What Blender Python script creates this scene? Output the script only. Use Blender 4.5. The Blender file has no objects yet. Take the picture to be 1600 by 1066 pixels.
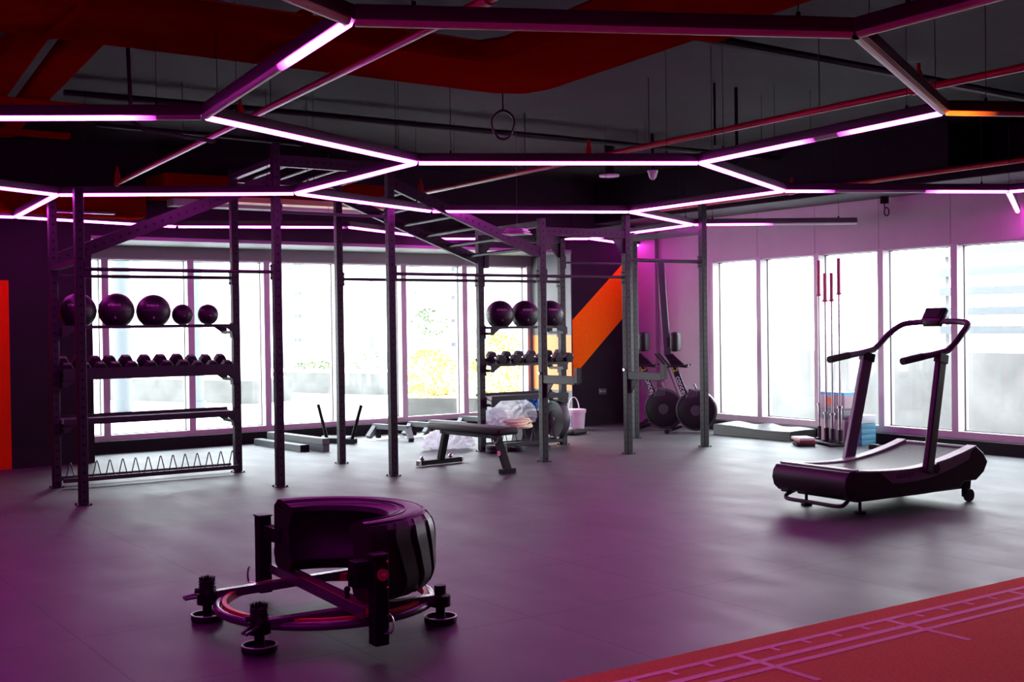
import bpy, bmesh, math, random
from mathutils import Vector, Matrix, Euler, noise
random.seed(7)
S = bpy.context.scene
COL = S.collection
PI = math.pi
# ------------------------------------------------------------------ camera
FPX, EYE = 1864.0, 1.5
ROLL, PITCH = .0135, 25/1864.0
fw0 = Vector((.567, .823, 0)).normalized()
rt0 = Vector((fw0.y, -fw0.x, 0))
CF = (fw0*math.cos(PITCH) - Vector((0, 0, 1))*math.sin(PITCH)).normalized()
up0 = rt0.cross(CF)
CR = (rt0*math.cos(ROLL) - up0*math.sin(ROLL)).normalized()
CU = CR.cross(CF)
cam = bpy.data.cameras.new('camera'); camo = bpy.data.objects.new('camera', cam); COL.objects.link(camo)
cam.sensor_width = 36; cam.lens = FPX/1600*36; cam.clip_start = .05; cam.clip_end = 300
Mx = Matrix(((CR.x, CU.x, -CF.x, 0), (CR.y, CU.y, -CF.y, 0), (CR.z, CU.z, -CF.z, EYE), (0, 0, 0, 1)))
camo.matrix_world = Mx
S.camera = camo
def ray(x, y): return CF*FPX + CR*(x-800) + CU*(533-y)
def gz(x, y, z=0.0):
    d = ray(x, y); t = (z-EYE)/d.z
    return Vector((d.x*t, d.y*t, z))
def onX(x, y, X):
    d = ray(x, y); t = X/d.x
    return Vector((X, d.y*t, EYE+d.z*t))
# ------------------------------------------------------------------ materials
MATS = {}
def nt(name):
    m = bpy.data.materials.new(name); m.use_nodes = True
    MATS[name] = m
    return m, m.node_tree, m.node_tree.nodes['Principled BSDF']
def mat(name, col, rough=.6, metal=0., bump=0., bscale=60., var=0., vscale=8., spec=.5, coat=0., detail=4):
    if name in MATS: return MATS[name]
    m, t, b = nt(name)
    b.inputs['Base Color'].default_value = (*col, 1); b.inputs['Roughness'].default_value = rough
    b.inputs['Metallic'].default_value = metal; b.inputs['Specular IOR Level'].default_value = spec
    b.inputs['Coat Weight'].default_value = coat
    tc = t.nodes.new('ShaderNodeTexCoord')
    if var > 0:
        n = t.nodes.new('ShaderNodeTexNoise'); n.inputs['Scale'].default_value = vscale; n.inputs['Detail'].default_value = detail
        t.links.new(tc.outputs['Object'], n.inputs['Vector'])
        r = t.nodes.new('ShaderNodeMapRange'); r.inputs['From Min'].default_value = .3; r.inputs['From Max'].default_value = .7
        r.inputs['To Min'].default_value = 1-var; r.inputs['To Max'].default_value = 1+var
        t.links.new(n.outputs['Fac'], r.inputs['Value'])
        mx = t.nodes.new('ShaderNodeVectorMath'); mx.operation = 'SCALE'
        mx.inputs[0].default_value = col; t.links.new(r.outputs[0], mx.inputs['Scale'])
        t.links.new(mx.outputs[0], b.inputs['Base Color'])
    if bump > 0:
        n = t.nodes.new('ShaderNodeTexNoise'); n.inputs['Scale'].default_value = bscale; n.inputs['Detail'].default_value = 3
        t.links.new(tc.outputs['Object'], n.inputs['Vector'])
        bp = t.nodes.new('ShaderNodeBump'); bp.inputs['Strength'].default_value = bump; bp.inputs['Distance'].default_value = .01
        t.links.new(n.outputs['Fac'], bp.inputs['Height']); t.links.new(bp.outputs[0], b.inputs['Normal'])
    return m
def mth(t, op, a, b=None, c=None):
    n = t.nodes.new('ShaderNodeMath'); n.operation = op
    for i, v in enumerate((a, b, c)):
        if v is None: continue
        if isinstance(v, (int, float)): n.inputs[i].default_value = v
        else: t.links.new(v, n.inputs[i])
    return n.outputs[0]

# rubber tile floor: 1 m tiles, thin dark seams, scuffs and chalk dust
def floor_mat():
    m, t, b = nt('rubber_tiles')
    g = t.nodes.new('ShaderNodeNewGeometry'); sp = t.nodes.new('ShaderNodeSeparateXYZ'); t.links.new(g.outputs['Position'], sp.inputs[0])
    def seam(o, off):
        f = mth(t, 'FRACT', mth(t, 'ADD', o, off))
        d = mth(t, 'ABSOLUTE', mth(t, 'SUBTRACT', f, .5))
        return mth(t, 'GREATER_THAN', d, .493)
    s = mth(t, 'MAXIMUM', seam(sp.outputs['X'], 100.47), seam(sp.outputs['Y'], 100.02))
    def nz(scale, det, sc=(1, 1, 1)):
        mp = t.nodes.new('ShaderNodeMapping'); mp.inputs['Scale'].default_value = sc; t.links.new(g.outputs['Position'], mp.inputs[0])
        n = t.nodes.new('ShaderNodeTexNoise'); n.inputs['Scale'].default_value = scale; n.inputs['Detail'].default_value = det
        t.links.new(mp.outputs[0], n.inputs['Vector']); return n.outputs['Fac']
    a = nz(.9, 5); c = nz(3.5, 6, (1, .45, 1)); e = nz(180, 2)
    v = mth(t, 'ADD', mth(t, 'MULTIPLY', a, 1.2), mth(t, 'MULTIPLY', c, .9))
    r = t.nodes.new('ShaderNodeValToRGB'); r.color_ramp.elements[0].position = .32; r.color_ramp.elements[1].position = .72
    r.color_ramp.elements[0].color = (.020, .0195, .020, 1); r.color_ramp.elements[1].color = (.046, .045, .046, 1)
    t.links.new(mth(t, 'MULTIPLY', v, .5), r.inputs[0])
    # each tile its own slight tone
    fl = t.nodes.new('ShaderNodeVectorMath'); fl.operation = 'FLOOR'
    ad = t.nodes.new('ShaderNodeVectorMath'); ad.operation = 'ADD'; ad.inputs[1].default_value = (100.97, 100.52, 0)
    t.links.new(g.outputs['Position'], ad.inputs[0]); t.links.new(ad.outputs[0], fl.inputs[0])
    wn = t.nodes.new('ShaderNodeTexWhiteNoise'); wn.noise_dimensions = '2D'; t.links.new(fl.outputs[0], wn.inputs[0])
    tone = mth(t, 'ADD', mth(t, 'MULTIPLY', wn.outputs['Value'], .22), .88)
    tone = mth(t, 'MULTIPLY', tone, mth(t, 'ADD', mth(t, 'MULTIPLY', e, .3), .85))
    sc = t.nodes.new('ShaderNodeVectorMath'); sc.operation = 'SCALE'; t.links.new(r.outputs[0], sc.inputs[0]); t.links.new(tone, sc.inputs['Scale'])
    mx = t.nodes.new('ShaderNodeMix'); mx.data_type = 'RGBA'; mx.inputs[7].default_value = (.010, .009, .010, 1)
    t.links.new(s, mx.inputs[0]); t.links.new(sc.outputs[0], mx.inputs[6]); t.links.new(mx.outputs[2], b.inputs['Base Color'])
    t.links.new(mth(t, 'ADD', mth(t, 'MULTIPLY', c, .24), .42), b.inputs['Roughness'])
    b.inputs['Specular IOR Level'].default_value = .5
    bp = t.nodes.new('ShaderNodeBump'); bp.inputs['Strength'].default_value = .35; bp.inputs['Distance'].default_value = .003
    t.links.new(mth(t, 'SUBTRACT', mth(t, 'MULTIPLY', e, .6), mth(t, 'MULTIPLY', s, 2.)), bp.inputs['Height']); t.links.new(bp.outputs[0], b.inputs['Normal'])
    return m
# powder coated square tube with a row of bolt holes on every face (local z along the tube)
def post_mat(name, col, pitch=.08, axis='Z'):
    m, t, b = nt(name)
    tc = t.nodes.new('ShaderNodeTexCoord'); sp = t.nodes.new('ShaderNodeSeparateXYZ'); t.links.new(tc.outputs['Object'], sp.inputs[0])
    sn = t.nodes.new('ShaderNodeSeparateXYZ'); t.links.new(tc.outputs['Normal'], sn.inputs[0])
    la, A, B = {'Z': ('Z', 'X', 'Y'), 'X': ('X', 'Y', 'Z'), 'Y': ('Y', 'X', 'Z')}[axis]
    f = mth(t, 'MULTIPLY', mth(t, 'SUBTRACT', mth(t, 'FRACT', mth(t, 'MULTIPLY', sp.outputs[la], 1/pitch)), .5), pitch)
    useB = mth(t, 'GREATER_THAN', mth(t, 'ABSOLUTE', sn.outputs[A]), .6)
    lat = mth(t, 'ADD', mth(t, 'MULTIPLY', useB, sp.outputs[B]), mth(t, 'MULTIPLY', mth(t, 'SUBTRACT', 1., useB), sp.outputs[A]))
    d = mth(t, 'ADD', mth(t, 'MULTIPLY', f, f), mth(t, 'MULTIPLY', lat, lat))
    hole = mth(t, 'LESS_THAN', d, .0125**2)
    mx = t.nodes.new('ShaderNodeMix'); mx.data_type = 'RGBA'; mx.inputs[6].default_value = (*col, 1); mx.inputs[7].default_value = (.002, .002, .002, 1)
    t.links.new(hole, mx.inputs[0]); t.links.new(mx.outputs[2], b.inputs['Base Color'])
    b.inputs['Roughness'].default_value = .5; b.inputs['Specular IOR Level'].default_value = .2
    return m
def glow_mat():
    m, t, b = nt('led_diffuser')
    b.inputs['Base Color'].default_value = (.55, .52, .56, 1); b.inputs['Roughness'].default_value = .45
    a = t.nodes.new('ShaderNodeAttribute'); a.attribute_name = 'glow'
    t.links.new(a.outputs['Color'], b.inputs['Emission Color']); b.inputs['Emission Strength'].default_value = 1.0
    return m
def glass_mat():
    m, t, b = nt('window_glass')
    t.nodes.remove(b); o = t.nodes['Material Output']
    tr = t.nodes.new('ShaderNodeBsdfTransparent'); tr.inputs[0].default_value = (.94, .96, .955, 1)
    gl = t.nodes.new('ShaderNodeBsdfGlossy'); gl.inputs['Roughness'].default_value = .03; gl.inputs['Color'].default_value = (.9, .9, .9, 1)
    mx = t.nodes.new('ShaderNodeMixShader'); mx.inputs[0].default_value = .035
    t.links.new(tr.outputs[0], mx.inputs[1]); t.links.new(gl.outputs[0], mx.inputs[2])
    t.links.new(mx.outputs[0], o.inputs[0])
    return m
def film_mat():
    m, t, b = nt('clear_plastic_film'); t.nodes.remove(b); o = t.nodes['Material Output']
    tc = t.nodes.new('ShaderNodeTexCoord'); n = t.nodes.new('ShaderNodeTexNoise'); n.inputs['Scale'].default_value = 9; n.inputs['Detail'].default_value = 5; n.inputs['Distortion'].default_value = 1.5
    t.links.new(tc.outputs['Object'], n.inputs['Vector'])
    bp = t.nodes.new('ShaderNodeBump'); bp.inputs['Strength'].default_value = 1; bp.inputs['Distance'].default_value = .06
    t.links.new(n.outputs['Fac'], bp.inputs['Height'])
    def N(k, c): 
        x = t.nodes.new(k); x.inputs['Color'].default_value = (*c, 1)
        if 'Normal' in x.inputs: t.links.new(bp.outputs[0], x.inputs['Normal'])
        return x
    tl = N('ShaderNodeBsdfTranslucent', (.95, .96, .97)); df = N('ShaderNodeBsdfDiffuse', (.75, .78, .85)); gl = N('ShaderNodeBsdfGlossy', (.9, .9, .9)); gl.inputs['Roughness'].default_value = .15; tr = N('ShaderNodeBsdfTransparent', (.95, .95, .97))
    def MX(f, a, c):
        x = t.nodes.new('ShaderNodeMixShader'); x.inputs[0].default_value = f; t.links.new(a.outputs[0], x.inputs[1]); t.links.new(c.outputs[0], x.inputs[2]); return x
    z = MX(.38, MX(.2, MX(.28, tl, df), gl), tr); t.links.new(z.outputs[0], o.inputs[0])
    return m
FLOOR = floor_mat(); POST = post_mat('perforated_steel', (.022, .0225, .0245)); BEAMX = post_mat('perforated_beam', (.022, .0225, .0245), axis='X')
GLOW = glow_mat(); GLASS = glass_mat(); FILM = film_mat()
STEEL = mat('dark_steel', (.022, .0225, .025), .5, bump=.05, spec=.25)
STEELG = mat('grey_steel', (.10, .103, .107), .4, bump=.05)
BLACK = mat('black_rubber', (.010, .010, .011), .6, bump=.15, bscale=90, spec=.3)
BLACKP = mat('black_plastic', (.009, .009, .010), .4, bump=.05, spec=.35)
SOOT = mat('matt_black', (.004, .004, .0045), .7, spec=.2)
ALU = mat('led_aluminium', (.085, .085, .087), .45, metal=.2)
CHROME = mat('chrome', (.65, .65, .66), .2, metal=1.)
WHITEP = mat('white_frame', (.42, .36, .385), .45, var=.03)  # frames are white; some of the magenta lamp cast put into the base
GASKET = mat('gasket', (.01, .012, .012), .5)
BLACKWALL = mat('black_wall_paint', (.012, .008, .012), .8, bump=.08, bscale=40, var=.15, vscale=3, spec=.2)
ORANGE = mat('orange_wall_paint', (.85, .15, .002), .8, spec=.08, bump=.05, var=.06, vscale=30)
ORANGE2 = mat('red_orange_wall_paint', (.55, .022, .001), .8, spec=.05, bump=.05, var=.06, vscale=30)
PINKLITWALL = mat('light_wall_paint', (.38, .32, .34), .6, bump=.06, bscale=20, var=.03, vscale=4)  # wall is white; pink cast of the light bars put into its colour
SLAB = mat('ceiling_concrete', (.0105, .0092, .0100), .85, bump=.3, bscale=14, var=.4, vscale=.9, spec=.15)
DUCTM = mat('red_duct_paint', (.15, .004, .0012), .9, bump=.2, bscale=9, var=.12, vscale=5, spec=.0)
PIPEM = mat('red_pipe_paint', (.22, .006, .006), .35, bump=.03, spec=.3)
CONDM = mat('black_conduit', (.004, .004, .004), .6, spec=.2)
TURF = mat('red_turf', (.80, .135, .085), .95, spec=.1, bump=.9, bscale=260, var=.12, vscale=70)
LINE = mat('track_line_paint', (.95, .42, .55), .9, spec=.1, bump=.5, bscale=220, var=.08, vscale=50)
CURB = mat('black_curb', (.005, .005, .006), .7, var=.1, spec=.2)

# ------------------------------------------------------------------ mesh helpers
def rotm(r): return Euler(r).to_matrix()
class MB:
    def __init__(s): s.v = []; s.f = []; s.sm = []
    def add(s, vs, fs, smooth=False):
        n = len(s.v); s.v += [Vector(v) for v in vs]
        s.f += [tuple(n+i for i in f) for f in fs]; s.sm += [smooth]*len(fs)
        return s
    def box(s, c, d, r=(0, 0, 0), bev=0.0):
        R = rotm(r); c = Vector(c); h = [x/2 for x in d]
        if bev <= 0:
            vs = [c+R@Vector((x*h[0], y*h[1], z*h[2])) for x in (-1, 1) for y in (-1, 1) for z in (-1, 1)]
            return s.add(vs, [(0, 1, 3, 2), (4, 6, 7, 5), (0, 4, 5, 1), (2, 3, 7, 6), (0, 2, 6, 4), (1, 5, 7, 3)])
        bm = bmesh.new(); bmesh.ops.create_cube(bm, size=1)
        for v in bm.verts: v.co = Vector((v.co.x*d[0], v.co.y*d[1], v.co.z*d[2]))
        bmesh.ops.bevel(bm, geom=list(bm.edges), offset=min(bev, min(d)*.45), segments=3, affect='EDGES', profile=.5)
        bm.verts.index_update()
        vs = [c+R@v.co for v in bm.verts]; fs = [tuple(v.index for v in f.verts) for f in bm.faces]; bm.free()
        return s.add(vs, fs, True)
    def bb(s, a, b, bev=0.):
        return s.box([(a[i]+b[i])/2 for i in range(3)], [abs(b[i]-a[i]) for i in range(3)], bev=bev)
    def frame(s, p, q):
        p = Vector(p); q = Vector(q); z = (q-p).normalized()
        x = Vector((0, 0, 1)).cross(z)
        if x.length < 1e-4: x = Vector((1, 0, 0))
        x.normalize(); y = z.cross(x); return p, q, x, y
    def bar(s, p, q, w, h):
        p, q, x, y = s.frame(p, q)
        vs = [e+x*(a*w/2)+y*(b*h/2) for e in (p, q) for a, b in ((-1, -1), (1, -1), (1, 1), (-1, 1))]
        return s.add(vs, [(0, 3, 2, 1), (4, 5, 6, 7), (0, 1, 5, 4), (1, 2, 6, 5), (2, 3, 7, 6), (3, 0, 4, 7)])
    def cyl(s, p, q, r, r2=None, n=16, caps=True):
        p, q, x, y = s.frame(p, q); r2 = r if r2 is None else r2
        vs = []
        for e, rr in ((p, r), (q, r2)):
            vs += [e+(x*math.cos(2*PI*i/n)+y*math.sin(2*PI*i/n))*rr for i in range(n)]
        s.add(vs, [(i, (i+1) % n, n+(i+1) % n, n+i) for i in range(n)], True)
        if caps:
            s.add(vs[:n], [tuple(reversed(range(n)))]); s.add(vs[n:], [tuple(range(n))])
        return s
    def tube(s, pts, r, n=10, closed=False):
        pts = [Vector(p) for p in pts]; N = len(pts); rings = []
        T = []
        for i in range(N):
            a = pts[(i-1) % N] if (closed or i > 0) else pts[i]; b = pts[(i+1) % N] if (closed or i < N-1) else pts[i]
            T.append((b-a).normalized())
        x = T[0].orthogonal().normalized()
        for i in range(N):
            x = (x - T[i]*x.dot(T[i]))
            if x.length < 1e-5: x = T[i].orthogonal()
            x.normalize(); y = T[i].cross(x); rr = r[i] if isinstance(r, (list, tuple)) else r
            rings.append([pts[i]+(x*math.cos(2*PI*k/n)+y*math.sin(2*PI*k/n))*rr for k in range(n)])
        vs = [v for g in rings for v in g]; fs = []
        for i in range(N if closed else N-1):
            j = (i+1) % N
            fs += [(i*n+k, i*n+(k+1) % n, j*n+(k+1) % n, j*n+k) for k in range(n)]
        s.add(vs, fs, True)
        if not closed: s.add(rings[0], [tuple(reversed(range(n)))]); s.add(rings[-1], [tuple(range(n))])
        return s
    def lathe(s, prof, c=(0, 0, 0), axis=(0, 0, 1), n=28, a0=0, a1=2*PI, smooth=True):
        c = Vector(c); z = Vector(axis).normalized(); x = z.orthogonal().normalized() if abs(z.z) < .99 else Vector((1, 0, 0)); y = z.cross(x)
        full = abs(a1-a0-2*PI) < 1e-6; K = n if full else n+1; vs = []
        for i in range(K):
            a = a0+(a1-a0)*i/n; d = x*math.cos(a)+y*math.sin(a)
            vs += [c+d*r+z*h for r, h in prof]
        P = len(prof); fs = []
        for i in range(n):
            j = (i+1) % K
            fs += [(i*P+k, j*P+k, j*P+k+1, i*P+k+1) for k in range(P-1)]
        return s.add(vs, fs, smooth)
    def prism(s, poly, p0, ex, ey, ez, depth):
        p0 = Vector(p0); ex = Vector(ex); ey = Vector(ey); ez = Vector(ez); n = len(poly)
        vs = [p0+ex*a+ey*b for a, b in poly] + [p0+ex*a+ey*b+ez*depth for a, b in poly]
        return s.add(vs, [tuple(reversed(range(n))), tuple(range(n, 2*n))] + [(i, (i+1) % n, n+(i+1) % n, n+i) for i in range(n)])
    def ball(s, c, r, n=20, sc=(1, 1, 1)):
        prof = [(max(1e-4, math.sin(PI*i/n))*r, -math.cos(PI*i/n)*r) for i in range(n+1)]
        k = len(s.v); s.lathe(prof, (0, 0, 0), n=n+8)
        for i in range(k, len(s.v)): s.v[i] = Vector(c)+Vector([s.v[i][j]*sc[j] for j in range(3)])
        return s
    def build(s, name, m, parent=None, at=None, bevel=0., local=False, origin=None):
        off = Vector(origin) if origin is not None else Vector((0, 0, 0))
        if parent is not None and not local and origin is None:
            off = world_loc(parent)
        me = bpy.data.meshes.new(name)
        me.from_pydata([v-off for v in s.v], [], s.f); me.update()
        bm = bmesh.new(); bm.from_mesh(me); bmesh.ops.remove_doubles(bm, verts=bm.verts, dist=1e-5)
        bmesh.ops.recalc_face_normals(bm, faces=bm.faces); bm.to_mesh(me); bm.free()
        if len(me.polygons) == len(s.sm): me.polygons.foreach_set('use_smooth', s.sm)
        else: me.polygons.foreach_set('use_smooth', [any(s.sm)]*len(me.polygons))
        try: me.set_sharp_from_angle(angle=math.radians(38))
        except Exception: pass
        me.materials.append(m)
        o = bpy.data.objects.new(name, me); COL.objects.link(o)
        if parent is not None:
            o.parent = parent
            if origin is not None: o.location = Vector(origin)-world_loc(parent)
        elif origin is not None: o.location = origin
        if at is not None: o.location = at
        if bevel > 0:
            b = o.modifiers.new('bevel', 'BEVEL'); b.width = bevel; b.segments = 2; b.limit_method = 'ANGLE'; b.angle_limit = math.radians(40)
        return o
def world_loc(o):
    v = Vector((0, 0, 0))
    while o is not None: v += o.location; o = o.parent
    return v
def tag(o, label=None, cat=None, group=None, kind=None):
    if label: o['label'] = label
    if cat: o['category'] = cat
    if group: o['group'] = group
    if kind: o['kind'] = kind
    return o
def thing(name, loc, label, cat, group=None, rz=0.):
    o = bpy.data.objects.new(name, None); COL.objects.link(o); o.location = loc; o.rotation_euler = (0, 0, rz); o.empty_display_size = .1
    return tag(o, label, cat, group)
def struct(name, mb, m, **k):
    o = mb.build(name, m, **k); o['kind'] = 'structure'; return o
def copy_tree(o, parent=None):
    c = o.copy(); COL.objects.link(c)
    if parent is not None: c.parent = parent
    for ch in list(o.children): copy_tree(ch, c)
    return c
def text(name, s, size, m, parent, loc, ex, ey, ext=.001, align='CENTER'):
    cu = bpy.data.curves.new(name, 'FONT'); cu.body = s; cu.size = size; cu.extrude = ext; cu.align_x = align; cu.align_y = 'CENTER'
    to = bpy.data.objects.new(name, cu); COL.objects.link(to)
    dg = bpy.context.evaluated_depsgraph_get(); me = bpy.data.meshes.new_from_object(to.evaluated_get(dg))
    bpy.data.objects.remove(to)
    me.materials.clear(); me.materials.append(m)
    o = bpy.data.objects.new(name, me); COL.objects.link(o); o.parent = parent
    ex = Vector(ex).normalized(); ey = Vector(ey).normalized(); ez = ex.cross(ey); ey = ez.cross(ex)
    o.matrix_local = Matrix.Translation(Vector(loc)) @ Matrix((ex, ey, ez)).transposed().to_4x4()
    return o
def arc(c, r, a0, a1, n, u=(1, 0, 0), v=(0, 1, 0)):
    c = Vector(c); u = Vector(u); v = Vector(v)
    return [c+u*(r*math.cos(a0+(a1-a0)*i/n))+v*(r*math.sin(a0+(a1-a0)*i/n)) for i in range(n+1)]
def smooth(pts, k=3):
    pts = [Vector(p) for p in pts]; out = []
    P = [pts[0]*2-pts[1]]+pts+[pts[-1]*2-pts[-2]]
    for i in range(1, len(P)-2):
        for j in range(k):
            t = j/k; a, b, c, d = P[i-1], P[i], P[i+1], P[i+2]
            out.append(.5*((2*b)+(c-a)*t+(2*a-5*b+4*c-d)*t*t+(3*b-a-3*c+d)*t**3))
    return out+[pts[-1]]
ORD = ['first', 'second', 'third', 'fourth', 'fifth', 'sixth', 'seventh', 'eighth', 'ninth', 'tenth', 'eleventh', 'twelfth']

# ================================================================== SETTING
XW, YB, YG, ZC = 11.9, 13.83, 14.8, 3.6
XL, YF = -6.0, -4.5
struct('floor', MB().bb((XL-.2, YF-.2, -.1), (XW+.15, YG+.15, 0)), FLOOR)
struct('ceiling', MB().bb((XL-.2, YF-.2, ZC), (XW+.2, YG+.2, ZC+.2)), SLAB)
struct('wall_left', MB().bb((XL-.2, YF-.2, 0), (XL, YG+.2, ZC)), BLACKWALL)
struct('wall_front', MB().bb((XL, YF-.2, 0), (XW+.2, YF, ZC)), BLACKWALL)
# back wall: black face at Y=YB, windows recessed behind it
wb = MB().bb((XL, YB, 0), (3.76, YG+.2, ZC))
wb.bb((10.6, YB, 0), (XW+.2, YG+.2, ZC))
wb.bb((3.76, YB, 2.58), (10.6, YB+.12, ZC))
wall_back = struct('wall_back', wb, BLACKWALL)
rv = MB().bb((3.76, YB+.0, 2.54), (10.6, YG+.2, 2.58)); struct('trim_1', rv, mat('recess_soffit', (.12, .115, .118), .6))
rv = MB().bb((10.585, YB+.005, 0), (10.6, YG, 2.54)); o = struct('trim_2', rv, mat('recess_side', (.09, .095, .095), .6))
st = MB().bb((10.58, YB+.005, .53), (10.585, YG-.005, 1.34)).build('painted_stripe', mat('pale_orange_paint', (.85, .24, .05), .6), o); st['label'] = 'orange painted band'
# orange diagonal stripe on the black wall
MB().prism([(10.601, 1.56), (11.49, 2.33), (11.897, 2.71), (11.897, 1.90), (11.52, 1.55), (10.601, .73)], (0, YB-.003, 0), (1, 0, 0), (0, 0, 1), (0, 1, 0), .003).build('painted_stripe', ORANGE, wall_back)['label'] = 'orange diagonal stripe'
MB().bb((-1.5, YB-.003, .0), (2.87, YB, 2.06)).build('painted_panel', ORANGE2, wall_back)['label'] = 'red-orange painted panel'
# right wall: above, below and beyond the windows
ZS, ZT = .2, 2.36
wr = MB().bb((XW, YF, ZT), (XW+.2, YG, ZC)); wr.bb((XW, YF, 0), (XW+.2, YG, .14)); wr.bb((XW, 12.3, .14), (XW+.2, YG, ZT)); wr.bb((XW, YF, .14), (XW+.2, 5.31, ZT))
wall_right = struct('wall_right', wr, PINKLITWALL)
jt = MB()
for y in (11.4, 10.4, 9.4, 8.4, 7.4, 6.4): jt.bb((XW-.002, y-.004, ZT), (XW, y+.004, 2.98))
jt.build('panel_joint', mat('panel_joint', (.22, .18, .21), .7), wall_right)
struct('trim_3', MB().bb((XW-.07, 13.4, 0), (XW, YB, 2.98)), PINKLITWALL)
# lowered dark beam over the right windows
struct('trim_4', MB().bb((11.04, 7.82, 2.98), (XW, YB, ZC)).bb((11.04, 1.2, 2.98), (XW, 7.82, 3.12)), mat('soffit_paint', (.006, .006, .0065), .8, spec=.1))
struct('trim_6', MB().bb((11.045, 1.2, 2.972), (XW, 13.83, 2.98)), mat('soffit_underside', (.06, .06, .061), .7))
struct('trim_7', MB().bb((XW-.05, YF, 3.12), (XW, 7.82, ZC)), SOOT)
struct('baseboard_back', MB().bb((3.76, YG-.1, 0), (10.585, YG+.15, .15)), CURB)
struct('baseboard_right', MB().bb((XW-.12, 3.98, 0), (XW, 12.3, .135)), CURB)
# back windows (interior faces at YG, glass behind)
bx = [3.77, 4.18, 5.25, 6.28, 7.32, 8.345, 9.37, 10.53]
def window(n, axis, a, b, z0, z1, sill, first=False, last=False):
    # axis 'x': pane between X=a..b in the plane Y=YG ; axis 'y': pane between Y=a..b in the plane X=XW
    def B(mb, u0, u1, d0, d1, zz0, zz1):
        if axis == 'x': mb.bb((u0, YG+d0, zz0), (u1, YG+d1, zz1))
        else: mb.bb((XW+d0, u0, zz0), (XW+d1, u1, zz1))
    f = MB(); h = .042
    d0 = .0
    B(f, a, a+h, d0, .2, sill, z1); B(f, b-h, b, d0, .2, sill, z1)
    B(f, a+h, b-h, d0, .2, sill, z0); 
    B(f, a+h, b-h, d0+.02, .2, z1-.02, z1)
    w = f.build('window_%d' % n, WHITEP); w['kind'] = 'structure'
    g = MB(); gg = .008
    B(g, a+h, a+h+gg, .11, .13, z0, z1-.02); B(g, b-h-gg, b-h, .125, .14, z0, z1-.02); B(g, a+h, b-h, .11, .13, z0, z0+gg); B(g, a+h, b-h, .11, .13, z1-.03, z1-.022)
    g.build('gasket', GASKET, w)
    p = MB(); B(p, a+h, b-h, .14, .146, z0, z1-.02); p.build('window_pane', GLASS, w)
    return w
for i in range(7): window(i+1, 'x', bx[i], bx[i+1], .215, 2.39, .15)
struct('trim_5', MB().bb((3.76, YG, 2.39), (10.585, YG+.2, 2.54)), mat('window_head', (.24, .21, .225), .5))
ry = [12.3, 11.39, 10.385, 9.385, 8.36, 7.345, 6.33, 5.31]
for i in range(7): window(i+8, 'y', ry[i+1], ry[i], .215, ZT, .14)
# red turf strip with painted lane marks, runs beside the tiles
turf = struct('floor_turf', MB().bb((XL+.01, YF+.01, 0), (XW-.13, 3.975, .012)), TURF)
ln = MB(); zt = .0125
def ly(y0, y1, x0=-5.5, x1=11.5): ln.bb((x0, y0, .012), (x1, y1, .0135))
ly(3.80, 3.835); ly(3.66, 3.70); ly(3.565, 3.60)
x = -5.47; k = 0
while x < 11.4:
    if k % 5 == 0: ln.bb((x-.018, 3.34, .012), (x+.018, 3.80, .0136))
    else: ln.bb((x-.012, 3.745, .012), (x+.012, 3.80, .0136))
    x += .2065; k += 1
ln.build('lane_markings', LINE, turf)

# ================================================================== OUTDOORS
ex = mat('terrace_tiles', (.55, .55, .54), .8, var=.05)
struct('ground', MB().bb((-40, YG+.15, -.12), (XW+.15, 90, -.02)).bb((XW+.15, -30, -.12), (90, 90, -.02)), ex)
PLM = mat('planter_concrete', (.075, .072, .068), .8, var=.25, vscale=2.5)
def planter(name, p, q, ztop, depth, label):
    p = Vector(p); q = Vector(q); d = (q-p).normalized(); n = Vector((-d.y, d.x, 0)); n = n if n.dot(CF) > 0 else -n
    t = thing(name, (p+q)/2, label, 'planter')
    a = MB().prism([(0, 0), ((q-p).length, 0), ((q-p).length, ztop+.02), (0, ztop+.02)], p-Vector((0, 0, .02)), d, (0, 0, 1), n, depth)
    a.build('planter_box', PLM, t)
    MB().prism([(.05, ztop), ((q-p).length-.05, ztop), ((q-p).length-.05, ztop+.04), (.05, ztop+.04)], p, d, (0, 0, 1), n, depth-.1).build('soil', mat('dry_soil', (.4, .34, .24), .9, var=.3, vscale=20), t)
    return t
planter('planter', gz(150, 625, -.02), gz(395, 632, -.02), .47, 1.2, 'long low grey concrete planter outside behind the left storage bay')
planter('planter', gz(425, 613, -.02), gz(600, 618, -.02), .48, 1.5, 'long low grey concrete planter outside behind the push sled')
planter('planter', gz(630, 652, -.02), gz(925, 655, -.02), .32, 3., 'low grey planter outside nearest the glass with yellow shrubs in it')
LEAFY = mat('yellow_leaves', (.62, .56, .12), .6, var=.2, vscale=9)
LEAFG = mat('green_leaves', (.10, .15, .06), .6, var=.35, vscale=9)
BARK = mat('stems', (.7, .62, .5), .8)
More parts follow.
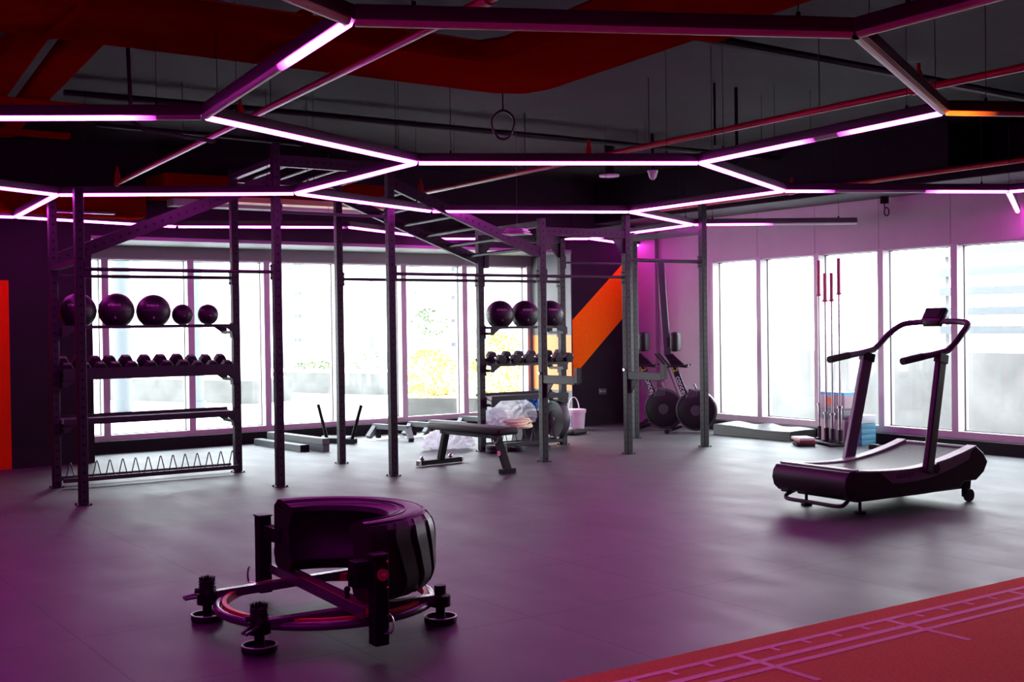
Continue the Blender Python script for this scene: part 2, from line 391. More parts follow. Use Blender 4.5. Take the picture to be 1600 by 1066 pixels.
def shrub(name, c, r, h, n, m, label, trunk=0., seed=1, sz=.05):
    rnd = random.Random(seed); t = thing(name, c, label, 'shrub')
    s = MB(); l = MB()
    for k in range(12 if trunk == 0 else 5):
        a = rnd.random()*2*PI; rr = r*rnd.uniform(.3, .9)
        top = Vector(c)+Vector((math.cos(a)*rr, math.sin(a)*rr, h*rnd.uniform(.6, .95)))
        mid = Vector(c)+Vector((math.cos(a)*rr*.3, math.sin(a)*rr*.3, max(trunk, h*.35)))
        s.tube([c, mid, top], [.015, .01, .004], 5)
    for k in range(n):
        a = rnd.random()*2*PI; u = rnd.random()**.5*r; z = trunk+(h-trunk)*rnd.random()
        u *= .45+.75*math.sin(PI*min(1, max(.05, (z-trunk)/(h-trunk)+.05)))
        p = Vector(c)+Vector((math.cos(a)*u, math.sin(a)*u, z)); q = Euler((rnd.uniform(-1, 1), rnd.uniform(-1, 1), a)).to_matrix(); w = sz*rnd.uniform(.6, 1.3)
        l.add([p+q@Vector(v) for v in ((-w, 0, 0), (0, -w*.45, .01), (w, 0, 0), (0, w*.45, .01))], [(0, 1, 2, 3)])
    s.build('stems', BARK, t); l.build('foliage', m, t)
    return t
pc = gz(683, 636, .3)
shrub('shrub', gz(683, 621, .32)+Vector((.1, .35, 0)), .52, .78, 900, LEAFY, 'yellow-green bush in the near planter, left of the right storage bay', seed=2)
shrub('shrub', gz(800, 621, .32)+Vector((.1, .45, 0)), .6, 1.05, 1100, LEAFY, 'taller yellow bush outside seen through the right storage bay shelves', seed=3)
shrub('shrub', gz(676, 612, .32)+Vector((.3, .6, 0)), .34, 1.5, 330, LEAFG, 'small green tree on a thin stem above the yellow bush', trunk=1.0, seed=4)
for i, (px_, py_, wd) in enumerate(((478, 583, 'left'), (510, 583, 'middle'), (570, 583, 'right'))):
    shrub('shrub', gz(px_, 612, -.02)+Vector((.3, .5, .48)), .35, [.22, .22, .6][i], 160, LEAFG, 'sparse green plant in the planter behind the push sled, %s one of three' % wd, seed=10+i)
COLM = mat('column_render', (.085, .092, .10), .7)
for i, (px_, wd) in enumerate(((192, 'left'), (307, 'right'))):
    b_ = gz(px_, 655-18*i, -.02); cc = MB().cyl(b_, b_+Vector((0, 0, 3.6)), .15, n=24); cc.cyl(b_, b_+Vector((0, 0, .12)), .19, n=24)
    o = cc.build('round_column', COLM, origin=b_); tag(o, 'slim round pale column standing outside, %s of two behind the medicine balls' % wd, 'column')
# parapet + far apartment house
pp = gz(395, 575, -.02); pq = gz(760, 580, -.02)
o = MB().bar(Vector((pp.x, pp.y, .28)), Vector((pq.x, pq.y, .28)), .3, .6).build('parapet_wall', mat('parapet_paint', (.10, .11, .115), .7), origin=(pp+pq)/2)
tag(o, 'low pale blue-grey parapet wall beyond the far planter outside', 'wall')
bt = thing('apartment_building', (24, 62, -.02), 'pale apartment building far outside with balconies and small windows', 'building')
MB().bb((2, 60, -.02), (60, 70, 24)).build('facade', mat('facade_render', (.5, .5, .5), .8), bt)
WG = mat('far_window_glass', (.05, .06, .075), .3); WY = mat('far_stair_glass', (.10, .085, .055), .4)
def fy(px_, py_): 
    d = ray(px_, py_); t = 59.95/d.y; return (d.x*t, EYE+d.z*t)
def fbox(nm, x0, y0, x1, y1, m, dep=.1):
    a = fy(x0, y1); b = fy(x1, y0); MB().bb((a[0], 60-dep, a[1]), (b[0], 60, b[1])).build(nm, m, bt)
for yy in (414, 458, 494, 531):
    fbox('window', 461, yy-3, 466, yy+3, WG); fbox('window', 468, yy-3, 473, yy+3, WG)
    fbox('balcony', 447, yy+5, 457, yy+7, WG, .8); fbox('balcony', 640, yy-3, 655, yy+3, WG, .8); fbox('balcony', 706, yy+4, 716, yy+10, WG, .8)
for yy in (420, 440, 457, 475, 493, 512): fbox('stair_window', 578, yy-3, 583, yy+4, WY)
fbox('stair_window', 579, 527, 584, 570, WG)
# right side: slatted screen on a low wall
o = MB().bb((14.0, 4.0, -.02), (14.2, 13.4, 1.05)).build('garden_wall', mat('garden_wall_render', (.23, .23, .215), .8, var=.25, vscale=1.5), origin=(14.1, 8.5, -.02)); tag(o, 'low pale rendered wall outside the right windows behind the treadmill', 'wall')
ft = thing('slatted_screen', (14.1, 7.0, 1.05), 'screen of wide horizontal slats on the low wall outside the right windows', 'fence')
for i, zz in enumerate((1.35, 1.60, 1.87, 2.13, 2.40, 2.66)):
    MB().bb((14.05, 4.3, zz-.055), (14.12, 10.1, zz+.055)).build('slat', mat('slat_paint', (.20, .225, .23), .6), ft)
for yy in (4.3, 7.0, 10.0): MB().bb((14.125, yy, 1.055), (14.165, yy+.06, 2.8)).build('post', mat('slat_post', (.3, .3, .3), .6), ft)

# ================================================================== CEILING SERVICES
def duct(label, boxes, bev=.05, extra=None):
    t = thing('air_duct', [(boxes[0][0][i]+boxes[0][1][i])/2 for i in range(3)], label, 'duct')
    for nm, a, b in [(('duct_section', *x) if len(x) == 2 else x) for x in boxes]:
        MB().bb(a, b, bev=bev if nm == 'duct_section' else 0).build(nm, DUCTM, t)
    return t
t = thing('air_duct', (4.4, 6.4, 3.1), 'large red ceiling duct that bends round a corner above the front of the room', 'duct')
ZD = 3.1
body = MB().prism([(-6.0, 6.04), (3.95, 6.04), (4.02, 5.9), (3.76, 2.0), (4.5, 2.0), (4.88, 6.55), (4.82, 6.78), (4.62, 6.88), (-6.0, 6.70)], (0, 0, ZD), (1, 0, 0), (0, 1, 0), (0, 0, 1), .13)
body.build('duct_section', DUCTM, t, bevel=.03)
for xx in (.4, 1.6, 2.8): MB().bb((xx, 6.0, ZD-.02), (xx+.04, 6.74, ZD+.15)).build('duct_flange', DUCTM, t)
MB().bb((4.5, 4.85, ZD+.04), (4.98, 5.1, ZD+.16)).build('duct_bracket', DUCTM, t)
def lx(p, q, Y):
    a = gz(*p, z=ZD+.02); b = gz(*q, z=ZD+.02); return a.x+(b.x-a.x)*(Y-a.y)/(b.y-a.y)
for i, (e0, e1, wd) in enumerate(((((91, 82), (37, 152)), ((152, 84), (87, 149)), 'right'), (((11, 68), (-50, 150)), ((69, 75), (15, 148)), 'left'))):
    t = thing('air_duct', (lx(*e1, 8.5), 8.5, 3.12), 'straight red duct running back from the big duct at top left, %s of two' % wd, 'duct')
    MB().prism([(lx(*e0, 6.72), 6.72), (lx(*e1, 6.72), 6.72), (lx(*e1, 10.6), 10.6), (lx(*e0, 10.6), 10.6)], (0, 0, ZD+.02), (1, 0, 0), (0, 1, 0), (0, 0, 1), .09).build('duct_section', DUCTM, t, bevel=.02)
t = thing('duct_bracket', (1.9, 8.9, 3.05), 'red flat support strap under the two left ducts', 'bracket')
MB().bb((.8, 8.75, ZD-.02), (2.45, 8.87, ZD+.02)).build('strap', DUCTM, t); MB().bb((.8, 10.1, ZD-.02), (2.6, 10.2, ZD+.02)).build('strap', DUCTM, t)
t = thing('air_duct', (3.2, 12.9, 2.8), 'red rectangular duct high along the back wall at far left', 'duct')
MB().bb((-2, 12.95, 2.72), (4.12, 13.5, 3.0), bev=.03).build('duct_section', DUCTM, t)
MB().bb((3.1, 12.85, 2.735), (3.75, 12.95, 2.755)).build('duct_trim', STEELG, t)
t = thing('air_duct', (5.4, 13.0, 2.9), 'red duct with pale slot grilles high behind the left ladder top', 'duct')
MB().bb((4.3, 12.9, 2.98), (7.15, 13.55, 3.22)).build('duct_section', DUCTM, t)
MB().bb((5.0, 12.75, 2.92), (7.1, 13.0, 2.98)).build('slot_grille', mat('peach_grille', (.75, .42, .25), .5), t)
MB().bb((4.5, 13.2, 2.9), (7.1, 13.42, 2.98)).build('slot_grille', mat('grey_grille', (.42, .42, .42), .5), t)

def pipe(p, q, heads, label, r=.024, hh=.17):
    p = Vector(p); q = Vector(q); t = thing('sprinkler_pipe', (p+q)/2, label, 'pipe')
    MB().cyl(p, q, r, n=14).build('pipe', PIPEM, t)
    for h in heads:
        c = p+(q-p)*h
        MB().cyl(c-(q-p).normalized()*.05, c+(q-p).normalized()*.05, r*1.35, n=14).build('coupling', PIPEM, t)
        MB().lathe([(.0001, 0), (.030, 0), (.034, .04), (.026, .10), (.014, .13), (.013, hh), (.0001, hh)], c, n=12).build('sprinkler_head', PIPEM, t)
    for k in range(1, 5):
        c = p+(q-p)*(k/5+.03)
        MB().cyl(c, (c.x, c.y, ZC), .004, n=6).build('hanger_rod', CONDM, t)
    return t
zp = 3.02
a1, a2 = gz(182, 287, zp), gz(700, 30, zp); d = (a2-a1); pipe(a1, a1+d*1.5, (0.004, .37, .70), 'thin red sprinkler pipe crossing from far left up to the top centre')
a1, a2 = gz(655, 303, zp), gz(1600, 105, zp); d = (a2-a1); pipe(a1, a1+d*1.25, (.004, .34, .72), 'red sprinkler pipe rising to the right above the central light bars')
a1, a2 = gz(1010, 332, 3.04), gz(1600, 250, 3.04); d = (a2-a1); pipe(a1, a1+d*1.35, (.35,), 'red sprinkler pipe beside the dark beam over the right windows')
def conduit(pts, r, label, mt=CONDM, name='conduit'):
    o = MB().tube(pts, r, 8).build(name, mt, origin=pts[0]); return tag(o, label, 'conduit')
conduit([gz(100, 145, 3.5), gz(480, 178, 3.5), gz(1000, 228, 3.5), gz(1240, 250, 3.5)], .03, 'long black conduit crossing the ceiling behind the cable loop')
conduit([gz(150, 195, 3.45), gz(340, 212, 3.45), gz(470, 226, 3.45)], .022, 'short dark conduit on the ceiling above the left ladder')
conduit([gz(1020, 44, 3.45), gz(1396, 114, 3.45), gz(1700, 172, 3.45)], .035, 'thick dark conduit at upper right under the ceiling')
p0 = gz(200, 70, 3.4); conduit([p0, p0+Vector((0, 0, -.05)), p0+Vector((.02, .02, -.50)), p0+Vector((.1, .02, -.55)), p0+Vector((.7, .3, -.55))], .014, 'thin black cable dropping down and turning right at upper left')
# cable loop
pc = gz(786, 196, 3.1); t = thing('cable_loop', (pc.x, pc.y, 3.1), 'round loop of dark cable hanging below the duct elbow', 'cable')
lp = [pc+CR*(.088*math.cos(a)*(1+.08*math.sin(3*a)))+Vector((0, 0, .115*math.sin(a))) for a in [2*PI*i/28 for i in range(28)]]
MB().tube(lp, .009, 8, closed=True).tube([p+Vector((.005, .004, .008)) for p in lp], .006, 6, closed=True).build('loop', mat('cable_purple', (.008, .004, .009), .4), t)
MB().cyl(pc+Vector((0, 0, .115)), pc+Vector((0, 0, .30)), .006, n=8).build('cord', CONDM, t)
for i, (px_, ya, yb, wd) in enumerate(((1117, 132, 228, 'left'), (1151, 132, 233, 'right'), )):
    a = gz(px_, yb, 3.05); o = MB().cyl(a, (a.x, a.y, ZC), .012+.004*i, n=8).build('drop_rod', CONDM, origin=a); tag(o, 'dark vertical rod dropping from the ceiling near the right light bar, %s of the pair' % wd, 'rod')
# small ceiling devices
dv = mat('pale_device', (.55, .5, .55), .5)
c = gz(952, 276, 3.2); t = thing('ceiling_speaker', c, 'flat round pale disc fitting under the dark ceiling, left of the small dome camera', 'fixture')
MB().cyl(c, c+Vector((0, 0, .02)), .115, n=28).build('disc', dv, t); MB().cyl(c+Vector((0, 0, .02)), (c.x, c.y, ZC), .055, .06, n=16).build('mount', SOOT, t)
c = gz(1020, 273, 3.15); t = thing('security_camera', c, 'small pale dome camera under the ceiling right of the round disc', 'camera')
MB().lathe([(.0001, -.06), (.02, -.055), (.04, -.03), (.05, .01), (.06, .03), (.06, .045), (.0001, .045)], c, n=20).build('dome', dv, t); MB().cyl(c+Vector((0, 0, .045)), (c.x, c.y, ZC), .018, n=12).build('mount', SOOT, t)
c = gz(1382, 322, 2.86); t = thing('wall_speaker', c, 'small dark bracket fitting with a dangling cable loop above the right windows', 'fixture')
MB().cyl(c+Vector((0, 0, .03)), c+Vector((0, 0, .125)), .05, n=16).build('mount', SOOT, t); MB().tube([c+Vector((0, 0, .04)), c+Vector((0, 0, -.02))]+[c+Vector((.0, -.03, -.07))+CR*(.028*math.cos(a))+Vector((0, 0, .05*math.sin(a))) for a in [PI/2+2*PI*i/14 for i in range(15)]], .007, 7).build('cable', SOOT, t)
c = gz(808, 367, 2.42); t = thing('pendant_fitting', c, 'pale square louvred unit hanging on a wire in front of the far light bars', 'fixture')
rz = rotm((0, 0, .6))
for k, (w, z0) in enumerate(((.24, 0), (.21, .025), (.18, .045))):
    MB().box(c+Vector((0, 0, z0+.008)), (w, w, .014), (0, 0, .6), bev=.004).build('louvre', dv, t)
MB().box(c+Vector((0, 0, .035)), (.14, .14, .06), (0, 0, .6)).build('housing', STEELG, t)
MB().cyl(c+Vector((0, 0, .06)), (c.x, c.y, ZC), .003, n=6).build('hanging_wire', STEELG, t)

# ================================================================== HEXAGON LED LIGHTS
ZL = 2.69
PK = (36., 1.9, 30.); PW = (1.2, .03, 1.1)
OR = (3.2, .42, .02); OW = (1.3, .04, .01)
N = dict(A=(320, 181), B=(546, 32), C=(650, 253), D=(1094, 253), E=(1474, 174), F=(1337, 52), G=(462, 301), H=(673, 329), I=(984, 330), J=(1224, 297), K=(1082, 350), L=(90, 303), M=(25, 338), Nn=(1575, 298), Q=(276, 353), R=(545, 354), R2=(687, 372), R3=(922, 372), S=(1008, 384), P=(1341, 348))
NP = {k: gz(*v, z=ZL) for k, v in N.items()}
NP['O'] = onX(1590, 330, XW-.06)
def ext(a, pxy, L):
    d = (gz(*pxy, z=ZL)-NP[a]).normalized(); return NP[a]+d*L
NP['A0'] = ext('A', (0, 182), 2.2); NP['B0'] = ext('B', (465, -1), 2.2); NP['F0'] = ext('F', (1530, 0), 2.2); NP['E0'] = ext('E', (1600, 176), 2.2); NP['L0'] = ext('L', (0, 292), 2.2); NP['M0'] = ext('M', (0, 337), 2.2); NP['N0'] = ext('Nn', (1600, 296), 1.35)
led = thing('hexagon_light', NP['C'], 'hexagon network of pink-lit light bars hung from the ceiling on wires', 'light')
def ledtube(pa, pb, lit, name='light_bar'):
    # lit: list of (t0,t1,core,wing) along 0..1
    d = pb-pa; Ln = d.length; u = d.normalized(); w = Vector((-u.y, u.x, 0)).normalized(); z = Vector((0, 0, 1))
    a = pa+u*.022; b = pb-u*.022
    prof = [(-.030, .0), (-.030, .045), (-.022, .060), (.022, .060), (.030, .045), (.030, .0), (.024, .0), (.024, .012), (-.024, .012), (-.024, .0)]
    h = MB().prism(prof, a, w, z, u, (b-a).length).build('bar_housing', ALU, led)
    ts = {0., 1.}
    fade = .09/Ln*2.2
    for t0, t1, c, g in lit:
        for t in (t0-fade, t0-fade*.5, t0, t1, t1+fade*.5, t1+fade):
            if 0 < t < 1: ts.add(t)
    ts = sorted(ts)
    cs = [(-.0235, .008, 0), (-.0233, .001, .06), (-.0225, -.004, 1), (-.017, -.017, 1), (-.007, -.023, 1), (.007, -.023, 1), (.017, -.017, 1), (.0225, -.004, 1), (.0233, .001, .06), (.0235, .008, 0)]
    vs = []; cl = []
    for t in ts:
        I = 0.; cc = PK; gg = PW
        for t0, t1, c, g in lit:
            if t < t0: v = max(0, 1-(t0-t)/fade) if t0 > 0 else 1
            elif t > t1: v = max(0, 1-(t-t1)/fade) if t1 < 1 else 1
            else: v = 1
            if v > I: I = v; cc = c; gg = g
        I = I**1.5
        p = a+u*((b-a).length*t)
        for (x_, z_, k_) in cs:
            vs.append(p+w*x_+z*z_)
            core = [cc[j]*k_+gg[j]*(1-k_) for j in range(3)]
            cl.append([q*I for q in core]+[1])
    n = len(cs); fs = [(i*n+k, (i+1)*n+k, (i+1)*n+k+1, i*n+k+1) for i in range(len(ts)-1) for k in range(n-1)]
    me = bpy.data.meshes.new('light_diffuser'); me.from_pydata([v-world_loc(led) for v in vs], [], fs); me.update()
    at = me.color_attributes.new('glow', 'FLOAT_COLOR', 'POINT')
    for i, c in enumerate(cl): at.data[i].color = c
    me.materials.append(GLOW)
    o = bpy.data.objects.new('light_diffuser', me); COL.objects.link(o); o.parent = h
    for t in ((.12, .88) if Ln > 1.5 else (.5,)):
        p = pa+d*t; MB().cyl(p+Vector((0, 0, .06)), (p.x, p.y, ZC), .0022, n=5).cyl(p+Vector((0, 0, .058)), p+Vector((0, 0, .08)), .01, n=8).build('hanging_wire', SOOT, h)
    return h
def tpx(a, b, pxy):
    p = gz(*pxy, z=ZL); A, B = NP[a], NP[b]; return max(0, min(1, (p-A).dot(B-A)/(B-A).length_squared))
full = [(0., 1., PK, PW)]
for a, b in ('DC', 'CA', 'CG', 'GH', 'HI', 'IJ', 'DJ', 'IK', 'LG', 'LM'): ledtube(NP[a], NP[b], full)
for a, b in (('L', 'L0'), ('M', 'M0'), ('M', 'Q'), ('R', 'R2'), ('Nn', 'O'), ('Nn', 'N0'), ('K', 'R3')): ledtube(NP[a], NP[b], full)
ledtube(NP['A'], NP['A0'], [(tpx('A', 'A0', (195, 182)), 1., PK, PW)])
ledtube(NP['A'], NP['B'], [(tpx('A', 'B', (462, 88)), 1., PK, PW)])
ledtube(NP['B'], NP['B0'], []); ledtube(NP['B'], NP['F'], []); ledtube(NP['F'], NP['E'], []); ledtube(NP['F'], NP['F0'], [])
ledtube(NP['D'], NP['E'], [(0, tpx('D', 'E', (1245, 222)), PK, PW), (tpx('D', 'E', (1345, 200)), 1., PK, PW)])
ledtube(NP['E'], NP['E0'], [(0., tpx('E', 'E0', (1505, 174)), OR, OW)])
ledtube(NP['J'], NP['Nn'], [(0, tpx('J', 'Nn', (1270, 297)), PK, PW), (tpx('J', 'Nn', (1475, 298)), 1., PK, PW)])
ledtube(NP['K'], NP['P'], [(0, tpx('K', 'P', (1183, 349)), PK, PW)])
ledtube(NP['Q'], NP['R'], [(0, tpx('Q', 'R', (515, 354)), PK, PW)])
ledtube(NP['R2'], NP['R3'], [(0, .12, PK, PW), (.2, 1., PK, PW)])
ledtube(NP['R3'], NP['S'], full)
jn = MB()
for k, p in NP.items():
    if k in ('P', 'S', 'O') or k.endswith('0'): continue
    MB().lathe([(.0001, .0), (.030, .0), (.032, .02), (.032, .05), (.02, .062), (.0001, .062)], p, n=12).build('joint', ALU, led)
# unseen light bars added behind and left of camera to tint the floor magenta
HC = Vector((4.13, 5.3, 0)); RX = 1.895; done = []
def hexa(c, colr):
    vs = [Vector((c[0]+RX*dx, c[1]+dy, ZL)) for dx, dy in ((0, 2.12), (1, 1.1), (1, -1.1), (0, -2.12), (-1, -1.1), (-1, 1.1))]
    for i in range(6):
        a, b = vs[i], vs[(i+1) % 6]; m_ = (a+b)/2
        if any((m_-q).length < .7 for q in done): continue
        done.append(m_); ledtube(a, b, colr)
for a, b in (('A', 'A0'), ('A', 'B'), ('B', 'F'), ('F', 'E'), ('B', 'B0'), ('F', 'F0'), ('E', 'E0'), ('C', 'A'), ('D', 'E')): done.append((NP[a]+NP[b])/2)
BK = (26.0, .3, 25.0)  # purer magenta than the seen bars, for the floor tint
back = [(0., 1., BK, PW)]
for c in ((.34, 5.3), (-3.45, 5.3), (-1.55, 2.1)): hexa(c, back)
hexa((2.24, 2.1), [])
for c in ((.34, -1.1), (-3.45, -1.1)): hexa(c, back)

# ================================================================== TRAINING RIG
NX = [2.76, 4.57, 5.79, 7.66, 8.86, 10.06]; FX = [2.87, 4.69, 5.89, 7.74, 8.95, 10.13]; YN, YR = 10.53, 11.89
rig = thing('training_rig', (NX[0], YN, 0), 'large dark perforated-steel training rig with ladders, pull-up bars and storage bays', 'training rig')
PW_ = .075
def post(x, y, h):
    o = MB().bb((x-PW_/2, y-PW_/2, .008), (x+PW_/2, y+PW_/2, h)).build('post', POST, rig, origin=(x, y, 0), bevel=.006)
    MB().bb((x-.058, y-.058, 0), (x+.058, y+.058, .006)).cyl((x-.048, y-.048, .006), (x-.048, y-.048, .016), .009, n=8).cyl((x+.048, y-.048, .006), (x+.048, y-.048, .016), .009, n=8).cyl((x-.048, y+.048, .006), (x-.048, y+.048, .016), .009, n=8).cyl((x+.048, y+.048, .006), (x+.048, y+.048, .016), .009, n=8).build('foot_plate', STEEL, o, origin=None)
    return o
for x, h in zip(NX, (2.72, 3.24, 3.22, 2.66, 2.74, 2.92)): post(x, YN, h)
for x, h in zip(FX, (2.74, 3.15, 3.15, 2.66, 2.68, 2.68)): post(x, YR, h)
def rbar(x0, x1, y, z, r=.017, name='pull_up_bar'):
    o = MB().cyl((x0+.037, y, z), (x1-.037, y, z), r, n=14).build(name, STEEL, rig)
    for xx, s in ((x0+.042, 1), (x1-.042, -1)):
        b = MB(); b.box((xx, y, z), (.01, .08, .15)); b.cyl((xx, y, z+.055), (xx+s*.025, y, z+.055), .009, n=6); b.cyl((xx, y, z-.055), (xx+s*.025, y, z-.055), .009, n=6)
        b.build('bar_bracket', STEEL, o)
    return o
for i in (0, 2, 3): rbar(NX[i], NX[i+1], YN, 2.03)
for i in (0, 2, 3): rbar(FX[i], FX[i+1], YR, 2.03)
rbar(FX[1]+1.2, FX[2], YR, 2.03) if False else None
rbar(NX[4], NX[5], YN, 2.23, r=.022); rbar(FX[4], FX[5], YR, 2.27, r=.012)
rbar(NX[1], NX[2], YN, 2.6, r=.014)
# depth bars
def ybar(i, z, w=.05, name='depth_beam'):
    return MB().bar((NX[i]+.002, YN+.037, z), (FX[i]-.002, YR-.037, z), w, w).build(name, STEEL, rig)
ybar(0, 2.1); ybar(3, 2.6, .07); ybar(4, 2.6, .07); ybar(5, 2.6, .07); ybar(1, 3.08, .06); ybar(2, 3.08, .06)
# top beams
def xbeam(x0, x1, y, z, hgt=.09):
    c = ((x0+x1)/2, y, z); return MB().bb((x0+.037, y-.03, z-hgt/2), (x1-.037, y+.03, z+hgt/2)).build('cross_beam', BEAMX, rig, origin=c)
xbeam(NX[3], NX[4], YN, 2.52); xbeam(FX[3], FX[4], YR, 2.55); 
def gus(x, y, z, s):
    MB().prism([(0, 0), (.16*s, 0), (.16*s, -.02), (.02*s, -.17), (0, -.17)], (x, y-.006, z), (1, 0, 0), (0, 0, 1), (0, 1, 0), .012).build('gusset', STEEL, rig)
gus(NX[3]+.037, YN, 2.47, 1); gus(NX[4]-.037, YN, 2.47, -1); gus(FX[4]-.037, YR, 2.5, -1); gus(FX[3]+.037, YR, 2.5, 1)
# ladders
rail_m = post_mat('perforated_rail', (.022, .0225, .0245), axis='X')
def rail(p, q):
    p = Vector(p); q = Vector(q); L_ = (q-p).length; c = (p+q)/2
    o = MB().bb((-L_/2, -.025, -.055), (L_/2, .025, .055)).build('ladder_rail', rail_m, rig, local=True)
    o.location = c-world_loc(rig); d = (q-p).normalized(); o.rotation_euler = (0, -math.asin(d.z), math.atan2(d.y, d.x)); return o
def ladder(n0, f0, n1, f1, z0, z1, k, e0=.0, e1=.0):
    a, b = Vector((n0+.037, YN, z0)), Vector((n1-.037, YN, z1)); c, d = Vector((f0+.037, YR, z0)), Vector((f1-.037, YR, z1))
    rail(a, b); rail(c, d)
    for i in range(k):
        t = (i+.6)/k
        p = a.lerp(b, t); q = c.lerp(d, t); MB().cyl(p+Vector((0, .024, 0)), q-Vector((0, .024, 0)), .019, n=12).build('ladder_rung', STEEL, rig)
ladder(NX[0], FX[0], NX[1], FX[1], 2.19, 2.90, 6)
ladder(NX[1], FX[1], NX[2], FX[2], 3.08, 3.08, 4)
ladder(NX[2], FX[2], NX[3], FX[3], 2.93, 2.28, 6)
for s in (0,):  # end hook plates where ladders meet posts
    MB().bb((FX[3]+.04, YR-.05, 2.18), (FX[3]+.1, YR+.02, 2.36)).build('gusset', STEEL, rig)
# storage bays
def bracket(x, y, z, s):
    MB().bb((x, y-.04, z-.13), (x+s*.012, y+.04, z+.03)).prism([(0, 0), (.17*s, 0), (.13*s, -.02), (.03*s, -.09), (0, -.09)], (x, y-.16, z), (1, 0, 0), (0, 0, 1), (0, 1, 0), .006).prism([(0, 0), (.17*s, 0), (.13*s, -.02), (.03*s, -.09), (0, -.09)], (x, y+.15, z), (1, 0, 0), (0, 0, 1), (0, 1, 0), .006).box((x+s*.03, y, z-.07), (.06, .3, .03)).build('shelf_bracket', STEEL, rig)
def ballshelf(x0, x1, z):
    o = MB().bar((x0, YR-.12, z), (x1, YR-.12, z), .035, .03).bar((x0, YR+.12, z), (x1, YR+.12, z), .035, .03).build('ball_shelf', STEEL, rig)
    bracket(x0, YR, z, 1); bracket(x1, YR, z, -1)
def tray(x0, x1, z, name='dumbbell_tray', dz=.10, dep=.17, lip=.03):
    # inclined tray, front edge lower
    o = MB().prism([(-dep, 0), (-dep, lip), (-dep+.006, lip), (-dep+.006, .008), (dep, dz+.008), (dep, dz+.03), (dep+.006, dz+.03), (dep+.006, dz-.004)], (x0, YR, z), (0, 1, 0), (0, 0, 1), (1, 0, 0), x1-x0).build(name, STEEL, rig)
    bracket(x0, YR, z+.02, 1); bracket(x1, YR, z+.02, -1)
    return o
def vrack(x0, x1, n):
    o = MB().bar((x0, YR-.11, .07), (x1, YR-.11, .07), .04, .04).bar((x0, YR+.11, .07), (x1, YR+.11, .07), .04, .04).build('plate_rack', STEEL, rig)
    for k in range(n):
        xx = x0+(x1-x0)*(k+.5)/n
        MB().tube([(xx-.042, YR-.11, .085), (xx-.006, YR-.11, .235), (xx, YR-.11, .243), (xx+.006, YR-.11, .235), (xx+.042, YR-.11, .085)], .0055, 7).build('wire_divider', STEEL, o)
L0, L1 = FX[0]+.037, FX[1]-.037; R0, R1 = FX[3]+.037, FX[4]-.037
ballshelf(L0, L1, 1.535); tray(L0, L1, 1.03, lip=.11); tray(L0, L1, .60, 'storage_shelf', dz=.05, lip=.06); vrack(L0, L1, 14)
ballshelf(R0, R1, 1.47); tray(R0, R1, 1.01, dz=.06); tray(R0, R1, .60, 'storage_shelf', dz=.05, lip=.06); vrack(R0, R1, 8)
# spotter arms
for x in (NX[3], NX[4]):
    o = MB().bb((x-.03, YN-.60, .86), (x+.03, YN-.037, .95)).build('spotter_arm', STEEL, rig, bevel=.005)
    MB().bb((x-.03, YN-.64, .88), (x+.03, YN-.60, 1.04)).build('end_stop', STEEL, o)
    MB().prism([(0, 0), (-.14, 0), (-.02, -.16), (0, -.16)], (x-.006, YN-.04, .86), (0, 1, 0), (0, 0, 1), (1, 0, 0), .012).build('arm_gusset', STEEL, o)
    MB().cyl((x-.06, YN, .97), (x-.035, YN, .97), .016, n=12).build('lock_pin', CHROME, o)

# ================================================================== BALLS, DUMBBELLS, PLATES
LET = mat('pale_lettering', (.55, .45, .55), .6)
SEAM = mat('ball_seam', (.01, .01, .01), .5)
MBALL = mat('ball_vinyl', (.018, .013, .018), .42, bump=.12, bscale=60, spec=.4)
def med_ball(r, strap=True):
    t = thing('medicine_ball', (0, 0, 0), 'x', 'ball')
    MB().ball((0, 0, 0), r, 24).build('ball_shell', MBALL, t, local=True)
    if strap:
        MB().lathe([(r+.001, -.007), (r+.003, 0), (r+.001, .007)], (0, 0, 0), n=40).build('seam_band', SEAM, t, local=True)
        v = Vector((-.42, -.85, .32)).normalized()
        e = Vector((0, 0, 1)).cross(v).normalized(); f_ = v.cross(e)
        text('lettering', 'STRENG', r*.19, LET, t, v*(r+.001)+e*.02*r, e, f_)
        v2 = Vector((-.35, -.85, -.38)).normalized(); e2 = Vector((0, 0, 1)).cross(v2).normalized()
        text('weight_mark', '6', r*.22, LET, t, v2*(r+.001), e2, v2.cross(e2))
    else:
        v2 = Vector((-.3, -.95, -.1)).normalized(); e2 = Vector((0, 0, 1)).cross(v2).normalized()
        text('weight_mark', 'w', r*.32, LET, t, v2*(r+.001), e2, v2.cross(e2))
    return t
def onY(x, y, Y):
    d = ray(x, y); t = Y/d.y
    return Vector((d.x*t, Y, EYE+d.z*t))
def put_balls(specs, z, grp, side, start):
    proto = {}
    for i, (px_, r) in enumerate(specs):
        key = round(r, 3)
        if key not in proto: proto[key] = b = med_ball(r, r > .12)
        else: b = copy_tree(proto[key])
        p = onY(px_, 495, YR); b.location = (p.x, YR, z+(math.sqrt(max(0, (r+.0)**2-.1**2)) if r > .12 else .1)); b.rotation_euler = (0, 0, .05*i)
        b['label'] = grp_label(side, i, r, len(specs)); b['category'] = 'ball'; b['group'] = grp
def grp_label(side, i, r, n):
    if side == 'left': return ('big dark medicine ball on the left bay top shelf, %s from the left' % ORD[i]) if r > .12 else ('small dark slam ball on the left bay top shelf, %s of the two' % ('left' if i == 3 else 'right'))
    return 'dark medicine ball on the right bay top shelf, %s from the left' % ORD[i]
put_balls([(122, .173), (182, .173), (240, .168), (285, .106), (325, .106)], 1.55, 'medicine balls on the left top shelf', 'left', 0)
put_balls([(781, .172), (820, .172), (859, .172)], 1.485, 'medicine balls on the right top shelf', 'right', 0)
